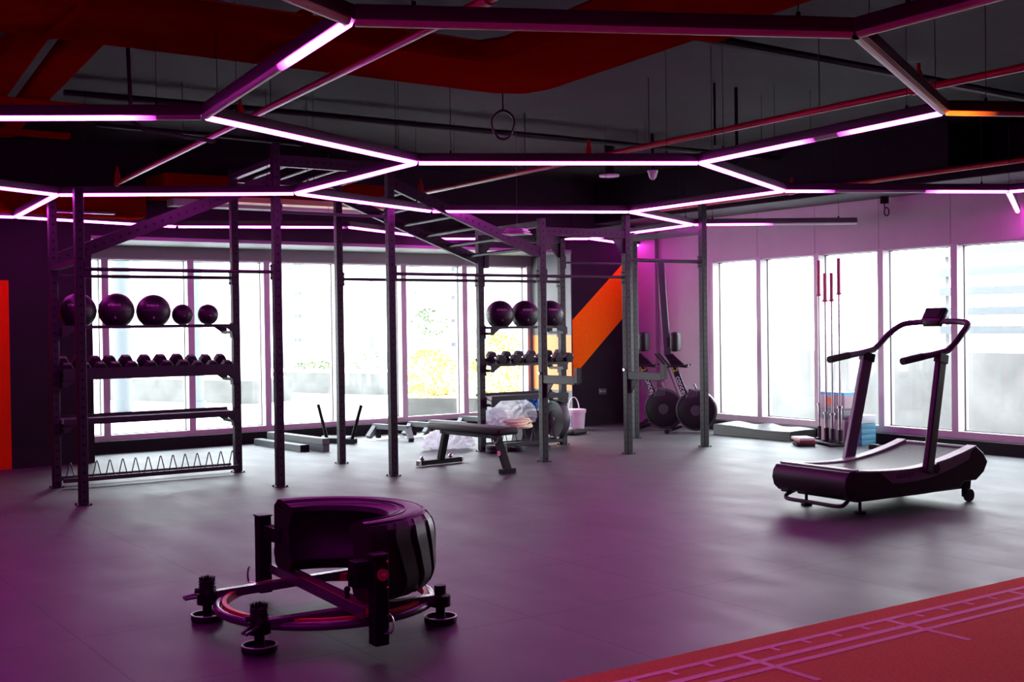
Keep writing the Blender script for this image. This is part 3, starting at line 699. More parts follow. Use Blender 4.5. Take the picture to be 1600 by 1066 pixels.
HEXM = mat('dumbbell_rubber', (.010, .010, .011), .45, bump=.08, spec=.35)
def dumbbell(r, hl, L_):
    t = thing('dumbbell', (0, 0, 0), 'x', 'dumbbell')
    for s in (-1, 1):
        y0 = s*(L_/2-hl); y1 = s*L_/2
        hexp = [(r*math.cos(PI/6+k*PI/3), r*math.sin(PI/6+k*PI/3)) for k in range(6)]
        hx = [(r*math.cos(k*PI/3), r*math.sin(k*PI/3)) for k in range(6)]
        m_ = MB().prism(hx, (0, y0 if s > 0 else y1, 0), (1, 0, 0), (0, 0, 1), (0, 1, 0), hl)
        m_.build('dumbbell_head', HEXM, t, local=True, bevel=.008)
    MB().tube([(0, -L_/2+hl, 0), (0, -.03, 0), (0, .03, 0), (0, L_/2-hl, 0)], [.014, .017, .017, .014], 12).build('handle', CHROME, t, local=True)
    return t
def put_db(pxs, zbase, z_of, grp, label, r, tilt, sizes=None):
    pr = {}
    for i, px_ in enumerate(pxs):
        rr = sizes[i] if sizes else r
        if rr not in pr: o = pr[rr] = dumbbell(rr, .075, .28)
        else: o = copy_tree(pr[rr])
        p = onY(px_, z_of, YR); rl = rr*.866
        o.location = (p.x, YR-.0, zbase+rl/math.cos(tilt)+.002); o.rotation_euler = (tilt, 0, 0)
        o['label'] = label % ORD[i]; o['category'] = 'dumbbell'; o['group'] = grp
put_db([100, 127, 152, 175, 201, 230, 255, 281, 303.5, 326, 349], 1.03+.058, 560, 'hex dumbbells on the left tray', 'black hex dumbbell on the left bay tray, %s from the left', .068, math.atan(.3), [.074]*8+[.066]*3)
put_db([775, 798, 817.5, 837, 863, 880.5], 1.01+.037, 552, 'hex dumbbells on the right tray', 'black hex dumbbell on the right bay tray, %s from the left', .066, math.atan(.18))
PLATEM = mat('bumper_rubber', (.05, .053, .053), .5, bump=.1); 
def plate(r, w, c, axis, label, m=PLATEM, name='weight_plate', group=None):
    t = thing(name, c, label, 'weight plate', group)
    q = w/2
    MB().lathe([(.03, -q*.6), (.10*r/.225, -q*.6), (.105*r/.225, -q*.85), (r*.86, -q*.85), (r*.88, -q), (r*.985, -q), (r, -q*.8), (r, q*.8), (r*.985, q), (r*.88, q), (r*.86, q*.85), (.105*r/.225, q*.85), (.10*r/.225, q*.6), (.03, q*.6), (.03, -q*.6)], c, axis, n=44).build('plate_disc', m, t)
    MB().lathe([(.025, -q*.75), (.034, -q*.75), (.034, q*.75), (.025, q*.75), (.025, -q*.75)], c, axis, n=24).build('hub_ring', CHROME, t)
    return t
cp = onY(864, 663, YR); plate(.225, .10, (8.845, YR, .33), (1, .0, 0), 'large grey bumper plate standing upright in the right bay plate rack')
# clear bags + rope lying on the right plate rack
def blob(name, c, sc, seed, m, parent, amp=.35, freq=4.5):
    bm = bmesh.new(); bmesh.ops.create_icosphere(bm, subdivisions=5, radius=1)
    for v in bm.verts:
        n = noise.fractal(v.co*freq*.4+Vector((seed, 0, 0)), .6, 2.2, 5)
        r_ = 1-abs(noise.noise(v.co*freq+Vector((seed*3, 1, 2))))*amp+n*.10
        v.co = v.co*r_
        if v.co.z < -.45: v.co.z = -.45-.15*(v.co.z+.45)
    mb = MB(); bm.verts.index_update()
    mb.add([Vector((v.co.x*sc[0], v.co.y*sc[1], v.co.z*sc[2]))+Vector(c) for v in bm.verts], [tuple(v.index for v in f.verts) for f in bm.faces], True); bm.free()
    return mb.build(name, m, parent)
INNER = mat('wrapped_contents', (.25, .27, .34), .5, var=.5, vscale=8)
bag = thing('plastic_bag', (8.2, 11.95, .26), 'large crumpled clear plastic bag heaped on the right bay plate rack', 'bag')
blob('film', (8.22, 11.98, .40), (.38, .19, .22), 1.3, FILM, bag, .42, 2.6); blob('contents', (8.42, 12.0, .38), (.14, .10, .12), 2.2, INNER, bag)
blob('film_fold', (7.98, 12.0, .36), (.20, .15, .14), 5.1, FILM, bag, .42, 2.6)
bag2 = thing('plastic_bag', (7.95, 12.6, .0), 'flat clear plastic bag lying on the floor behind the flat bench', 'bag')
blob('film', (7.55, 12.35, .10), (.35, .25, .17), 7.3, FILM, bag2, .42, 2.6)
bag3 = thing('plastic_bag', (7.88, 11.85, .26), 'small clear plastic bag beside the beige rope on the plate rack', 'bag')
blob('film', (7.9, 11.78, .31), (.17, .12, .10), 9.4, FILM, bag3, .42, 2.6)
bl = blob('blue_bag', (8.68, 12.22, .50), (.12, .1, .16), 3.3, mat('blue_plastic', (.02, .22, .75), .35), None); tag(bl, 'bright blue bag tucked behind the upright bumper plate', 'bag')
MB().bb((8.5, 12.14, 0), (8.86, 12.36, .42)).build('storage_box', mat('dark_carton', (.05, .05, .06), .7), origin=(8.68, 12.25, 0)); tag(bpy.data.objects['storage_box'], 'dark box on the floor under the blue bag behind the right bay', 'box')
rope = thing('battle_rope', (8.13, 11.8, .25), 'coiled beige rope lying on the right bay plate rack', 'rope')
ROPEM = mat('rope_fibre', (.80, .72, .45), .8, bump=.8, bscale=120, var=.2, vscale=60)
rm = MB(); rr_ = random.Random(5)
for k in range(7):
    cx, cy, cz = 8.14+rr_.uniform(-.05, .05), 11.76+rr_.uniform(-.03, .03), .262+.017*k
    a_, b_ = .16+rr_.uniform(-.03, .03), .085+rr_.uniform(-.02, .02); tl = rr_.uniform(-.1, .1)
    rm.tube([(cx+a_*math.cos(q), cy+b_*math.sin(q), cz+tl*a_*math.cos(q)+.006*math.sin(3*q+k)) for q in [2*PI*i/28 for i in range(28)]], .0135, 8, closed=True)
rm.build('rope_coil', ROPEM, rope)
# plates on the floor
p = gz(783, 709); plate(.125, .045, (p.x, p.y+.1, .0235), (0, 0, 1), 'small black plate on the floor, bottom of the stack beside the bench', BLACK)
plate(.125, .045, (p.x, p.y+.1, .0715), (0, 0, 1), 'small black plate on the floor, top of the stack beside the bench', BLACK)
p = gz(815, 706); plate(.105, .05, (p.x, p.y+.12, .0265), (0, 0, 1), 'single small black plate on the floor right of the two stacked plates', BLACK)

# ================================================================== FLAT BENCH
bc = Vector((6.72, 10.55, 0)); bn = thing('flat_bench', bc, 'flat black padded bench on two angled legs beside the rig', 'bench', rz=0)
bd = Vector((.10, -1.0, 0)).normalized(); bw = Vector((bd.y*-1, bd.x, 0)); bw = Vector((-bd.y, bd.x, 0))
def bl_(a, b, z): return bc+bd*a+bw*b+Vector((0, 0, z))
ang = math.atan2(bd.y, bd.x)
MB().box(bl_(.02, 0, .425), (1.22, .27, .075), (0, 0, ang), bev=.025).build('seat_pad', mat('bench_vinyl', (.016, .012, .013), .6, spec=.25, bump=.1, bscale=120), bn)
MB().box(bl_(.0, 0, .365), (.98, .06, .05), (0, 0, ang)).build('spine', STEEL, bn)
MB().bar(bl_(-.42, 0, .36), bl_(-.52, 0, .06), .07, .05).build('leg', SOOT, bn)
fb = MB().bar(bl_(-.53, -.28, .035), bl_(-.53, .28, .035), .06, .05).build('foot_bar', SOOT, bn)
MB().bar(bl_(-.53, -.30, .035), bl_(-.53, -.275, .035), .065, .055).bar(bl_(-.53, .275, .035), bl_(-.53, .30, .035), .065, .055).build('end_cap', CHROME, fb)
for s in (-.24, .14): MB().ball(bl_(-.53, s, .085), .024, 12).build('wheel', CHROME, fb)
MB().bar(bl_(.44, 0, .36), bl_(.60, 0, .04), .075, .05).build('leg', SOOT, bn)
MB().bar(bl_(.60, -.09, .025), bl_(.60, .09, .025), .06, .045).build('foot_bar', SOOT, bn)
MB().tube([bl_(.40, -.08, .38)]+[bl_(.50, -.08, .36)+bd*(.05*math.cos(q))+Vector((0, 0, .06*math.sin(q))) for q in [0, -.6, -1.2, -1.8, -2.4, -3.]], .008, 8).build('carry_handle', mat('purple_handle', (.12, .03, .12), .4), bn)
lc = bl_(.515, 0, .20)+(bl_(.44, 0, .36)-bl_(.60, 0, .04)).normalized().cross(Vector((bw)))*0
nrm = -bw if (-bw).dot(-CF) > 0 else bw
st_ = MB().cyl(lc+nrm*.0378, lc+nrm*.040, .026, n=24).build('round_sticker', mat('pink_sticker', (.95, .45, .6), .5), bn)
text('sticker_word', 'BODY', .014, mat('sticker_ink', (.3, .05, .1), .6), bn, lc+nrm*.0405-bc, Vector((0, 0, 1)).cross(nrm), (0, 0, 1), .0003)

# ================================================================== BACK FLOOR ITEMS
SG = mat('sled_grey', (.06, .07, .074), .45)
a, b = gz(403, 695), gz(476, 706); z_ = Vector((0, 0, .04))
t = thing('steel_beam', (a+b)/2, 'single grey steel beam lying on the floor left of the others, two holes in its end', 'beam')
MB().bar(a+z_, b+z_, .11, .08).build('beam_body', SG, t, bevel=.004)
e = (b-a).normalized()
MB().bar(b+z_, b+z_+e*.008, .12, .085).build('end_plate', SOOT, t)
a, b = gz(440, 697)+Vector((.0, .35, 0)), gz(510, 706); 
t = thing('steel_beam', (a+b)/2, 'grey steel beam on the floor, lower of the two stacked ones', 'beam'); MB().bar(a+z_, b+z_, .09, .08).build('beam_body', SG, t, bevel=.004)
z2 = Vector((0, 0, .121)); t = thing('steel_beam', (a+b)/2+Vector((0, 0, .081)), 'grey steel beam resting on top of another in the pair on the floor', 'beam'); MB().bar(a+z2, b+z2, .10, .08).build('beam_body', SG, t, bevel=.004)
# push sled
sc_ = gz(530, 693); sl = thing('push_sled', sc_, 'small black push sled with two splayed upright handles near the windows', 'sled')
l_, r_ = gz(500, 692), gz(556, 694)
e = (r_-l_).normalized(); nn = Vector((-e.y, e.x, 0))
MB().bar(l_+Vector((0, 0, .035)), r_+Vector((0, 0, .035)), .07, .06).build('base_bar', SOOT, sl)
MB().prism([(.0, .0), ((r_-l_).length*.6, 0), ((r_-l_).length*.35, .5), (-.3, .5)], l_+Vector((0, 0, .02)), e, nn, (0, 0, 1), .03).build('base_plate', STEELG, sl)
for nm, p0_, px1, px2 in (('h', l_+e*.11, 498, 636), ('h', r_-e*.06, 569, 635)):
    tp = gz(px1, px2, .57); dirv = (e*(-.13 if px1 < 530 else .15)); q = p0_+dirv+Vector((0, 0, .50))
    MB().cyl(p0_+Vector((0, 0, .05)), q, .022, n=12).build('push_handle', SOOT, sl)
# low trapezoid steel bars on white sheets
for i, (fx_, fy_, wd) in enumerate(((576, 686, 'first from the left'), (632, 682, 'second from the left'), (664, 679, 'third from the left'), (713, 672, 'fourth, nearest the upright post'))):
    a = gz(fx_, fy_); t = thing('low_trestle', a, 'low bent grey steel trestle near the windows, %s' % wd, 'trestle')
    u = Vector((.93, .36, 0)).normalized(); v = Vector((.25, -.97, 0)).normalized()
    H = .16; p1 = a+u*.10+v*.0; 
    pts = [a+Vector((0, 0, .02)), a+u*.15+Vector((0, 0, H)), a+u*.15+v*.62+Vector((0, 0, H)), a+u*.02+v*.80+Vector((0, 0, .02))]
    MB().bar(pts[0], pts[1], .07, .065).build('sloped_leg', SG, t); MB().bar(pts[1]-v*.03, pts[2]+v*.03, .07, .065).build('top_bar', SG, t); MB().bar(pts[2], pts[3], .07, .065).build('sloped_leg', SG, t)
    MB().bar(a+u*.15+v*.05+Vector((0, 0, .002)), a+u*.15+v*.05+Vector((0, 0, H-.02)), .055, .055).build('short_leg', SOOT, t)
    if i < 3:
        o = MB().box(a+u*.12+v*.1+Vector((.05, -.02, .0025)), (.62, .30, .004), (0, 0, .25+.1*i)).build('paper_sheet', mat('white_sheet', (.75, .78, .8), .6), origin=a); tag(o, 'thin white sheet on the floor under the bent trestle, %s' % wd, 'sheet')
# bucket
bk = gz(908, 672); bk = Vector((bk.x, bk.y+.13, 0)); t = thing('bucket', bk, 'white plastic bucket with lid and raised handle by the black wall', 'bucket')
MB().lathe([(.0001, 0), (.118, 0), (.125, .02), (.142, .235), (.152, .24), (.154, .285), (.135, .29), (.0001, .283)], bk, n=36).build('bucket_body', mat('bucket_plastic', (.82, .66, .72), .4), t)
hd = [bk+Vector((0, 0, .27))+CR*(.075*math.cos(q)-.02)+Vector((0, 0, .19*math.sin(q))) for q in [PI*i/18 for i in range(19)]]
MB().tube(hd, .0085, 8).build('handle', mat('bucket_handle', (.75, .72, .74), .4), t)
lp_ = []
for k in range(7):
    q = math.atan2(-CF.y, -CF.x)+(-.95+.95*k/6)
    lp_.append(q)
lab = MB()
for z0, z1, lo, hi in ((.04, .21, -1.25, -.35),):
    vs = []; n_ = 8
    for k in range(n_+1):
        q = math.atan2(-CF.y, -CF.x)+lo+(hi-lo)*k/n_
        for zz in (z0, z1): rr = .1255+(zz-.02)/.215*.017; vs.append(bk+Vector((math.cos(q)*rr, math.sin(q)*rr, zz)))
    lab.add(vs, [(2*k, 2*k+2, 2*k+3, 2*k+1) for k in range(n_)], True)
lab.build('label_sheet', mat('bucket_label', (.35, .4, .5), .5), t)
lab = MB(); vs = []
for k in range(5):
    q = math.atan2(-CF.y, -CF.x)-1.2+.4*k/4
    for zz in (.12, .19): rr = .1262+(zz-.02)/.215*.017; vs.append(bk+Vector((math.cos(q)*rr, math.sin(q)*rr, zz)))
lab.add(vs, [(2*k, 2*k+2, 2*k+3, 2*k+1) for k in range(4)], True); lab.build('label_mark', mat('label_blue', (.02, .3, .75), .5), t)
p = gz(895, 680); o = MB().box((p.x+.08, p.y+.05, .035), (.35, .18, .07), (0, 0, .3), bev=.03).build('ankle_strap_pad', BLACK, origin=(p.x+.08, p.y+.05, 0)); tag(o, 'small flat black pad on the floor in front of the white bucket', 'pad')
ps = onY(941, 612, YB); t = thing('wall_socket', ps, 'small double power socket low on the black wall', 'socket')
MB().box(ps+Vector((0, -.006, 0)), (.15, .012, .088), bev=.004).build('socket_plate', mat('socket_dark', (.05, .045, .05), .35), t); MB().box(ps+Vector((-.03, -.014, .005)), (.03, .006, .03)).box(ps+Vector((.03, -.014, .005)), (.03, .006, .03)).build('switch', mat('socket_switch', (.25, .22, .25), .4), t)

# ================================================================== ROWING MACHINES
def rower(base, label, u):
    t = thing('rowing_machine', base, label, 'rowing machine', 'rowing machines stored upright in the corner')
    u = Vector(u).normalized(); w = Vector((-u.y, u.x, 0)); Z = Vector((0, 0, 1))
    def P(a, z, s=0): return Vector(base)+u*a+w*s+Z*z
    GR = mat('rower_grey', (.06, .063, .067), .4, metal=.3); BK_ = BLACKP
    MB().bar(P(-.27, 2.34), P(-.19, 1.05), .055, .10).build('monorail', GR, t, bevel=.01)
    MB().bar(P(-.232, 2.34), P(-.148, 1.05), .02, .016).build('rail_track', CHROME, t)
    s_ = MB().box(P(-.075, 1.24), (.12, .30, .27), (0, 0, math.atan2(u.y, u.x)), bev=.045).build('seat', BLACK, t)
    MB().box(P(-.15, 1.24), (.06, .14, .14), (0, 0, math.atan2(u.y, u.x))).build('seat_carriage', BK_, t)
    for s in (-.13, .13):
        MB().bar(P(-.33, 1.08, s), P(-.17, .90, s), .11, .02).build('footrest', BK_, t); MB().bar(P(-.17, .90, s), P(.12, .87+.05, s), .11, .02).build('footrest', BK_, t)
    MB().prism([(-.22, 1.05), (-.12, 1.08), (.10, .88), (-.12, .90)], P(0, 0, -.05), u, Z, w, .10).build('foot_bracket', BK_, t)
    MB().bar(P(-.14, 1.0), P(.13, .30), .07, .085).build('main_beam', BK_, t, bevel=.01)
    MB().bar(P(-.20, .92), P(.04, .28), .02, .02).build('lower_rod', STEELG, t)
    fc = P(.20, .30)
    wf = w
    MB().lathe([(.0001, -.05), (.10, -.055), (.25, -.045), (.275, -.03), (.285, 0), (.275, .03), (.25, .045), (.10, .055), (.0001, .05)], fc, wf, n=36).build('flywheel_housing', BK_, t)
    MB().lathe([(.255, -.052), (.27, -.05), (.27, -.045), (.255, -.047), (.255, -.052)], fc, wf, n=36).build('housing_ring', GR, t)
    MB().lathe([(.0001, -.062), (.07, -.06), (.075, -.05), (.0001, -.05)], fc, wf, n=24).build('hub_cap', GR, t)
    MB().prism([(.05, .46), (.10, .60), (.22, .57), (.24, .48)], P(0, 0, -.05), u, Z, w, .10).build('chain_cover', mat('rower_silver', (.05, .052, .056), .35), t, bevel=.015)
    MB().tube([P(.14, .50, 0), P(.20, .60, 0), P(.17, .66, 0)], .014, 8).build('monitor_arm', STEELG, t)
    MB().tube([P(-.15, .04, -.30), P(-.15, .04, .30)], .02, 10).bar(P(-.15, .05), P(.05, .22), .05, .05).build('front_leg', BK_, t)
    for s in (-.32, .32): MB().cyl(P(-.15, .035, s), P(-.15, .035, s+(.03 if s > 0 else -.03)), .035, n=16).build('wheel', BK_, t)
    MB().tube([P(-.16, .0+.02, 0), P(.0, .08, 0)], .018, 8).build('caster_arm', BK_, t)
    # lettering on the beam
    A_, B_ = P(-.14, 1.0), P(.13, .30); dd = (B_-A_).normalized(); nv = -w if (-w).dot(CF) < 0 else w
    m_ = (A_.lerp(B_, .56))+nv*.036
    up_ = nv.cross(dd)
    text('lettering', 'concept', .105, mat('white_print', (.7, .75, .75), .5), t, m_-Vector(base), dd, up_)
    text('logo_mark', 'C2', .095, mat('yellow_print', (.85, .75, .03), .5), t, (A_.lerp(B_, .17))+nv*.036-Vector(base), dd, up_)
    return t
uu = (.60, -.80)
rower(gz(1066, 675)+Vector((-.02, -.02, 0)), 'rowing machine stored upright by the right wall, right one of the pair', (.62, -.78, 0))
rower(gz(1018, 672)+Vector((-.02, .0, 0)), 'rowing machine stored upright in the corner, left one partly hidden by posts', (.62, -.78, 0))

# ================================================================== RIGHT SIDE FLOOR ITEMS
# warped black mat
m0 = gz(1117, 681); m1 = gz(1222, 690)
mt = MB(); nx_, ny_ = 24, 8; L_ = 1.35; W_ = .48; y0 = 11.62
vs = []
for k in (0, 1):
    for i in range(nx_+1):
        for j in range(ny_+1):
            s = i/nx_; q = j/ny_
            h0 = .135+.05*math.exp(-((s-.42)/.13)**2)*q+.02*math.sin(s*7+q*2)*(.4+q*.6)-.02*s
            z = h0 if k else max(.0, h0-.09-.02*(1-s))
            if k == 0: z = .002
            vs.append(Vector((11.26+W_*q, y0-L_*s, z)))
K = (nx_+1)*(ny_+1); fs = []
for i in range(nx_):
    for j in range(ny_):
        a = i*(ny_+1)+j; b = a+ny_+1
        fs += [(a, b, b+1, a+1), (K+a, K+a+1, K+b+1, K+b)]
for i in range(nx_):
    a = i*(ny_+1); b = a+ny_+1; fs += [(a, K+a, K+b, b), (a+ny_, b+ny_, K+b+ny_, K+a+ny_)]
for j in range(ny_):
    a = j; fs += [(a, a+1, K+a+1, K+a)]; a = nx_*(ny_+1)+j; fs += [(a, K+a, K+a+1, a+1)]
o = mt.add(vs, fs, True).build('crash_mat', mat('mat_vinyl', (.008, .008, .009), .42, bump=.05), origin=(11.4, 11.0, 0)); tag(o, 'black slab mat with a buckled top on the floor below the right windows', 'mat')
# barbells standing in a holder
hb = gz(1297, 698)
base_ = thing('barbell_holder', hb, 'black floor stand with four sleeves holding the upright barbells', 'rack')
bars = [(1281.5, 691), (1291.5, 694), (1301.5, 696), (1313, 698)]
pts = [gz(*q)+Vector((0, .0, 0)) for q in bars]
cen = sum(pts, Vector())/4
MB().box((cen.x+.0, cen.y, .018), (.26, .62, .036), (0, 0, math.atan2((pts[3]-pts[0]).y, (pts[3]-pts[0]).x)+PI/2), bev=.01).build('base_plate', BLACK, base_)
for i, p in enumerate(pts):
    MB().cyl((p.x, p.y, .03), (p.x, p.y, .20), .031, n=18).build('holder_sleeve', BLACKP, base_)
    MB().lathe([(.031, .0), (.05, .0), (.05, .02), (.031, .03)], (p.x, p.y, .036), n=18).build('sleeve_collar', STEEL, base_)
wds = ('leftmost', 'second from the left, shorter', 'third from the left, shorter', 'rightmost')
SLV = mat('red_sleeve', (.30, .09, .13), .35, metal=.3); SH = mat('bar_steel', (.42, .41, .42), .28, metal=.9)
for i, p in enumerate(pts):
    tall = i in (0, 3); H = 2.20 if tall else 2.03; sl_ = .415 if tall else .32; z0 = .045
    t = thing('barbell', (p.x, p.y, z0), 'steel barbell standing upright in the floor holder, %s' % wds[i], 'barbell', 'barbells standing in the holder')
    MB().cyl((p.x, p.y, z0+sl_), (p.x, p.y, z0+H-sl_), .0135, n=14).build('shaft', SH, t)
    MB().cyl((p.x, p.y, z0), (p.x, p.y, z0+sl_), .024, n=18).build('sleeve', CHROME, t)
    MB().cyl((p.x, p.y, z0+H-sl_), (p.x, p.y, z0+H), .024, n=18).build('sleeve', SLV, t)['label'] = 'dark red upper sleeve'
    MB().cyl((p.x, p.y, z0+sl_), (p.x, p.y, z0+sl_+.025), .037, n=18).build('collar', CHROME, t); MB().cyl((p.x, p.y, z0+H-sl_-.025), (p.x, p.y, z0+H-sl_), .037, n=18).build('collar', SLV, t)
# cartons
def carton(c, d, m, label, rz=0., stripe=None, mark=None, group=None):
    t = thing('carton', c, label, 'box', group, rz=0)
    MB().box((c[0], c[1], c[2]+d[2]/2), d, (0, 0, rz), bev=.004).build('carton_body', m, t)
    if stripe: MB().box((c[0], c[1], c[2]+d[2]*.9), (d[0]+.003, d[1]+.003, d[2]*.14), (0, 0, rz)).build('colour_band', stripe, t)
    R = rotm((0, 0, rz))
    if mark:
        q = Vector((c[0], c[1], c[2]+d[2]*.45))+R@Vector((-d[0]/2-.002, d[1]*.15, 0)); MB().cyl(q, q-R@Vector((.001, 0, 0)), d[2]*.22, n=20).build('round_mark', mark, t)
    return t
BLU = mat('blue_carton', (.05, .19, .27), .6); WHT = mat('white_carton', (.42, .42, .45), .6); PNK = mat('pinkish_carton', (.36, .26, .29), .6); SKY = mat('sky_band', (.06, .38, .68), .6); ORM = mat('orange_mark', (.8, .12, .03), .6); GRYC = mat('grey_carton', (.16, .17, .18), .6)
cx_ = 11.58
carton((cx_-.03, 9.72, 0), (.28, .36, .30), PNK, 'pinkish carton at the bottom of the tall pile behind the barbells')
carton((cx_-.03, 9.73, .301), (.26, .34, .13), GRYC, 'dark grey carton in the middle of the tall pile behind the barbells')
carton((cx_-.03, 9.72, .432), (.28, .36, .20), PNK, 'white carton with a blue band and orange mark topping the tall pile', 0, SKY, ORM)
c1 = gz(1337, 695); c1 = Vector((min(c1.x, 11.45), c1.y, 0))
for k in range(2): carton((c1.x+.15, c1.y+.16, .135*k), (.28, .30, .132), BLU, 'blue carton between the barbells and the treadmill post, %s of two' % ('lower', 'upper')[k])
c2 = gz(1354, 697); c2 = Vector((min(c2.x, 11.45), c2.y, 0))
for k in range(4): carton((c2.x+.14, c2.y+.115, .066*k), (.26, .21, .064), BLU, 'flat blue carton in the right-hand pile, %s from the floor' % ORD[k], 0, None, None, 'flat blue cartons in the pile')
carton((c2.x+.14, c2.y+.115, .266), (.26, .21, .095), WHT, 'white carton topping the right-hand pile of flat blue cartons')
# flat stack left of the holder
p = gz(1259, 698)
for k, (dz_, m_, lab_, sz, dx) in enumerate((((.0), BLACK, 'black foam pad, bottom of the small stack left of the barbells', (.30, .22, .035), 0), (.036, mat('red_pad', (.35, .05, .05), .6), 'thin red pad in the small stack by the barbells', (.26, .20, .03), .02), (.067, mat('pale_pad', (.6, .5, .48), .6), 'pale pad topping the small stack by the barbells', (.28, .20, .035), -.01), )):
    o = MB().box((p.x+.1+dx, p.y+.12, dz_+sz[2]/2), sz, (0, 0, .9+.1*k), bev=.008).build('foam_pad', m_, origin=(p.x+.1, p.y+.12, dz_)); tag(o, lab_, 'pad')
o = MB().box((11.3, 9.02, .03), (.10, .10, .058), (0, 0, .3), bev=.01).build('rubber_stopper', BLACK, origin=(11.3, 9.02, 0)); tag(o, 'tiny black rubber block on the floor in front of the blue cartons', 'block')

# ================================================================== TREADMILL
TL, TW = 1.54, .80
tm = thing('treadmill', (8.05, 6.33, 0), 'curved manual treadmill with a looping dark handrail near the right windows', 'treadmill', rz=-.045)
def Lp(name, mb, m, parent=None, bevel=0.): return mb.build(name, m, parent or tm, local=True, bevel=bevel)
def zs(s):  # top of deck along s in -1..1
    return .335+.0*s+.155*max(0, (s+.15))**1.7/1.15**1.7*1.0+.035*max(0, -s-.3)**1.6 if s > -2 else 0
def top(x): 
    s = x/(TL/2)
    return .325+.155*(max(0, s+.25)/1.2)**1.8+.03*(max(0, -s-.25)/.75)**2
X0, X1 = -TL/2, TL/2-.12
n_ = 28; xs = [X0+(X1-X0)*i/n_ for i in range(n_+1)]
# side panels: upper pale silver strip + dark lower body
DARK = mat('treadmill_shroud', (.012, .010, .013), .35, bump=.04, spec=.4); SILV = mat('treadmill_silver', (.21, .195, .205), .4, metal=.3); TREAD = mat('treadmill_grip', (.34, .33, .34), .4, metal=.3, bump=.9, bscale=150)
def side(s):
    y0 = s*TW/2; w = -.075*s
    up = [(x, top(x)) for x in xs]; 
    low = []
    for x in reversed(xs):
        q = x/(TL/2); low.append((x, .175 if q > .62 else .115+.02*max(0, q)))
    front = [(X1+.09, top(X1)-.06), (X1+.15, top(X1)-.14), (X1+.10, top(X1)-.22)]
    back = []
    poly = up+front+low
    P_ = MB().prism(poly, (0, y0, 0), (1, 0, 0), (0, 0, 1), (0, -s, 0), .085); Lp('side_panel', P_, DARK, bevel=.008)
    # silver facing strip
    y1 = y0+s*.003
    a_ = [(x, top(x)-.004) for x in xs if -.52 < x < .62]; b_ = [(x, top(x)-.10+.05*max(0, x-.1)) for x in reversed([x for x in xs if -.40 < x < .56])]
    Lp('facing_strip', MB().prism(a_+b_, (0, y0, 0), (1, 0, 0), (0, 0, 1), (0, s, 0), .004), SILV)
    # grip top
    g = MB(); vs = []
    for x in xs: vs += [(x, y0+.002*s, top(x)+.004), (x, y0-s*.088, top(x)+.004)]
    g.add(vs, [(2*i, 2*i+1, 2*i+3, 2*i+2) for i in range(n_)], True)
    vs2 = [(v[0], v[1], v[2]-.012) for v in vs]; g.add(vs2, [(2*i, 2*i+2, 2*i+3, 2*i+1) for i in range(n_)], True)
    for k_ in (0, 1):
        g.add([vs[2*i+k_] for i in range(n_+1)]+[vs2[2*i+k_] for i in range(n_+1)], [(i, i+1, n_+2+i, n_+1+i) for i in range(n_)], True)
    Lp('side_rail', g, TREAD)
side(1); side(-1)
# slatted belt
bt_ = MB(); nsl = 46; yy = TW/2-.09
BELT = mat('belt_rubber', (.035, .032, .034), .5, bump=.1, bscale=100)
for i in range(nsl):
    xa = X0+.02+(X1-X0-.04)*i/nsl; xb = X0+.02+(X1-X0-.04)*(i+.86)/nsl
    za, zb = top(xa)-.012, top(xb)-.012
    v_ = [(xa, -yy, za), (xb, -yy, zb), (xb, yy, zb), (xa, yy, za), (xa, -yy, za-.02), (xb, -yy, zb-.02), (xb, yy, zb-.02), (xa, yy, za-.02)]
    bt_.add(v_, [(0, 1, 2, 3), (7, 6, 5, 4), (0, 4, 5, 1), (1, 5, 6, 2), (2, 6, 7, 3), (3, 7, 4, 0)])
Lp('running_belt', bt_, BELT)
# rear shroud (rounded drum) and front cover
rp = [(0.0, top(X0)-.0), (-.06, top(X0)-.01), (-.095, top(X0)-.05), (-.105, top(X0)-.11), (-.085, top(X0)-.175), (-.04, top(X0)-.215), (.05, top(X0)-.225), (.06, top(X0)-.02)]
Lp('rear_shroud', MB().prism(rp, (X0+.0, -TW/2+.008, 0), (1, 0, 0), (0, 0, 1), (0, 1, 0), TW-.016), DARK, bevel=.012)
Lp('rear_edge_trim', MB().bb((X0-.01, -TW/2+.02, top(X0)-.002), (X0+.05, TW/2-.02, top(X0)+.006)), SILV)
fp = [(0, top(X1)-.003), (.09, top(X1)-.05), (.14, top(X1)-.14), (.09, top(X1)-.22), (-.05, .18), (-.05, top(X1)-.02)]
Lp('front_shroud', MB().prism(fp, (X1, -TW/2+.02, 0), (1, 0, 0), (0, 0, 1), (0, 1, 0), TW-.04), DARK, bevel=.012)
Lp('under_frame', MB().bb((X0+.1, -TW/2+.09, .10), (X1-.05, TW/2-.09, .18)), SOOT)
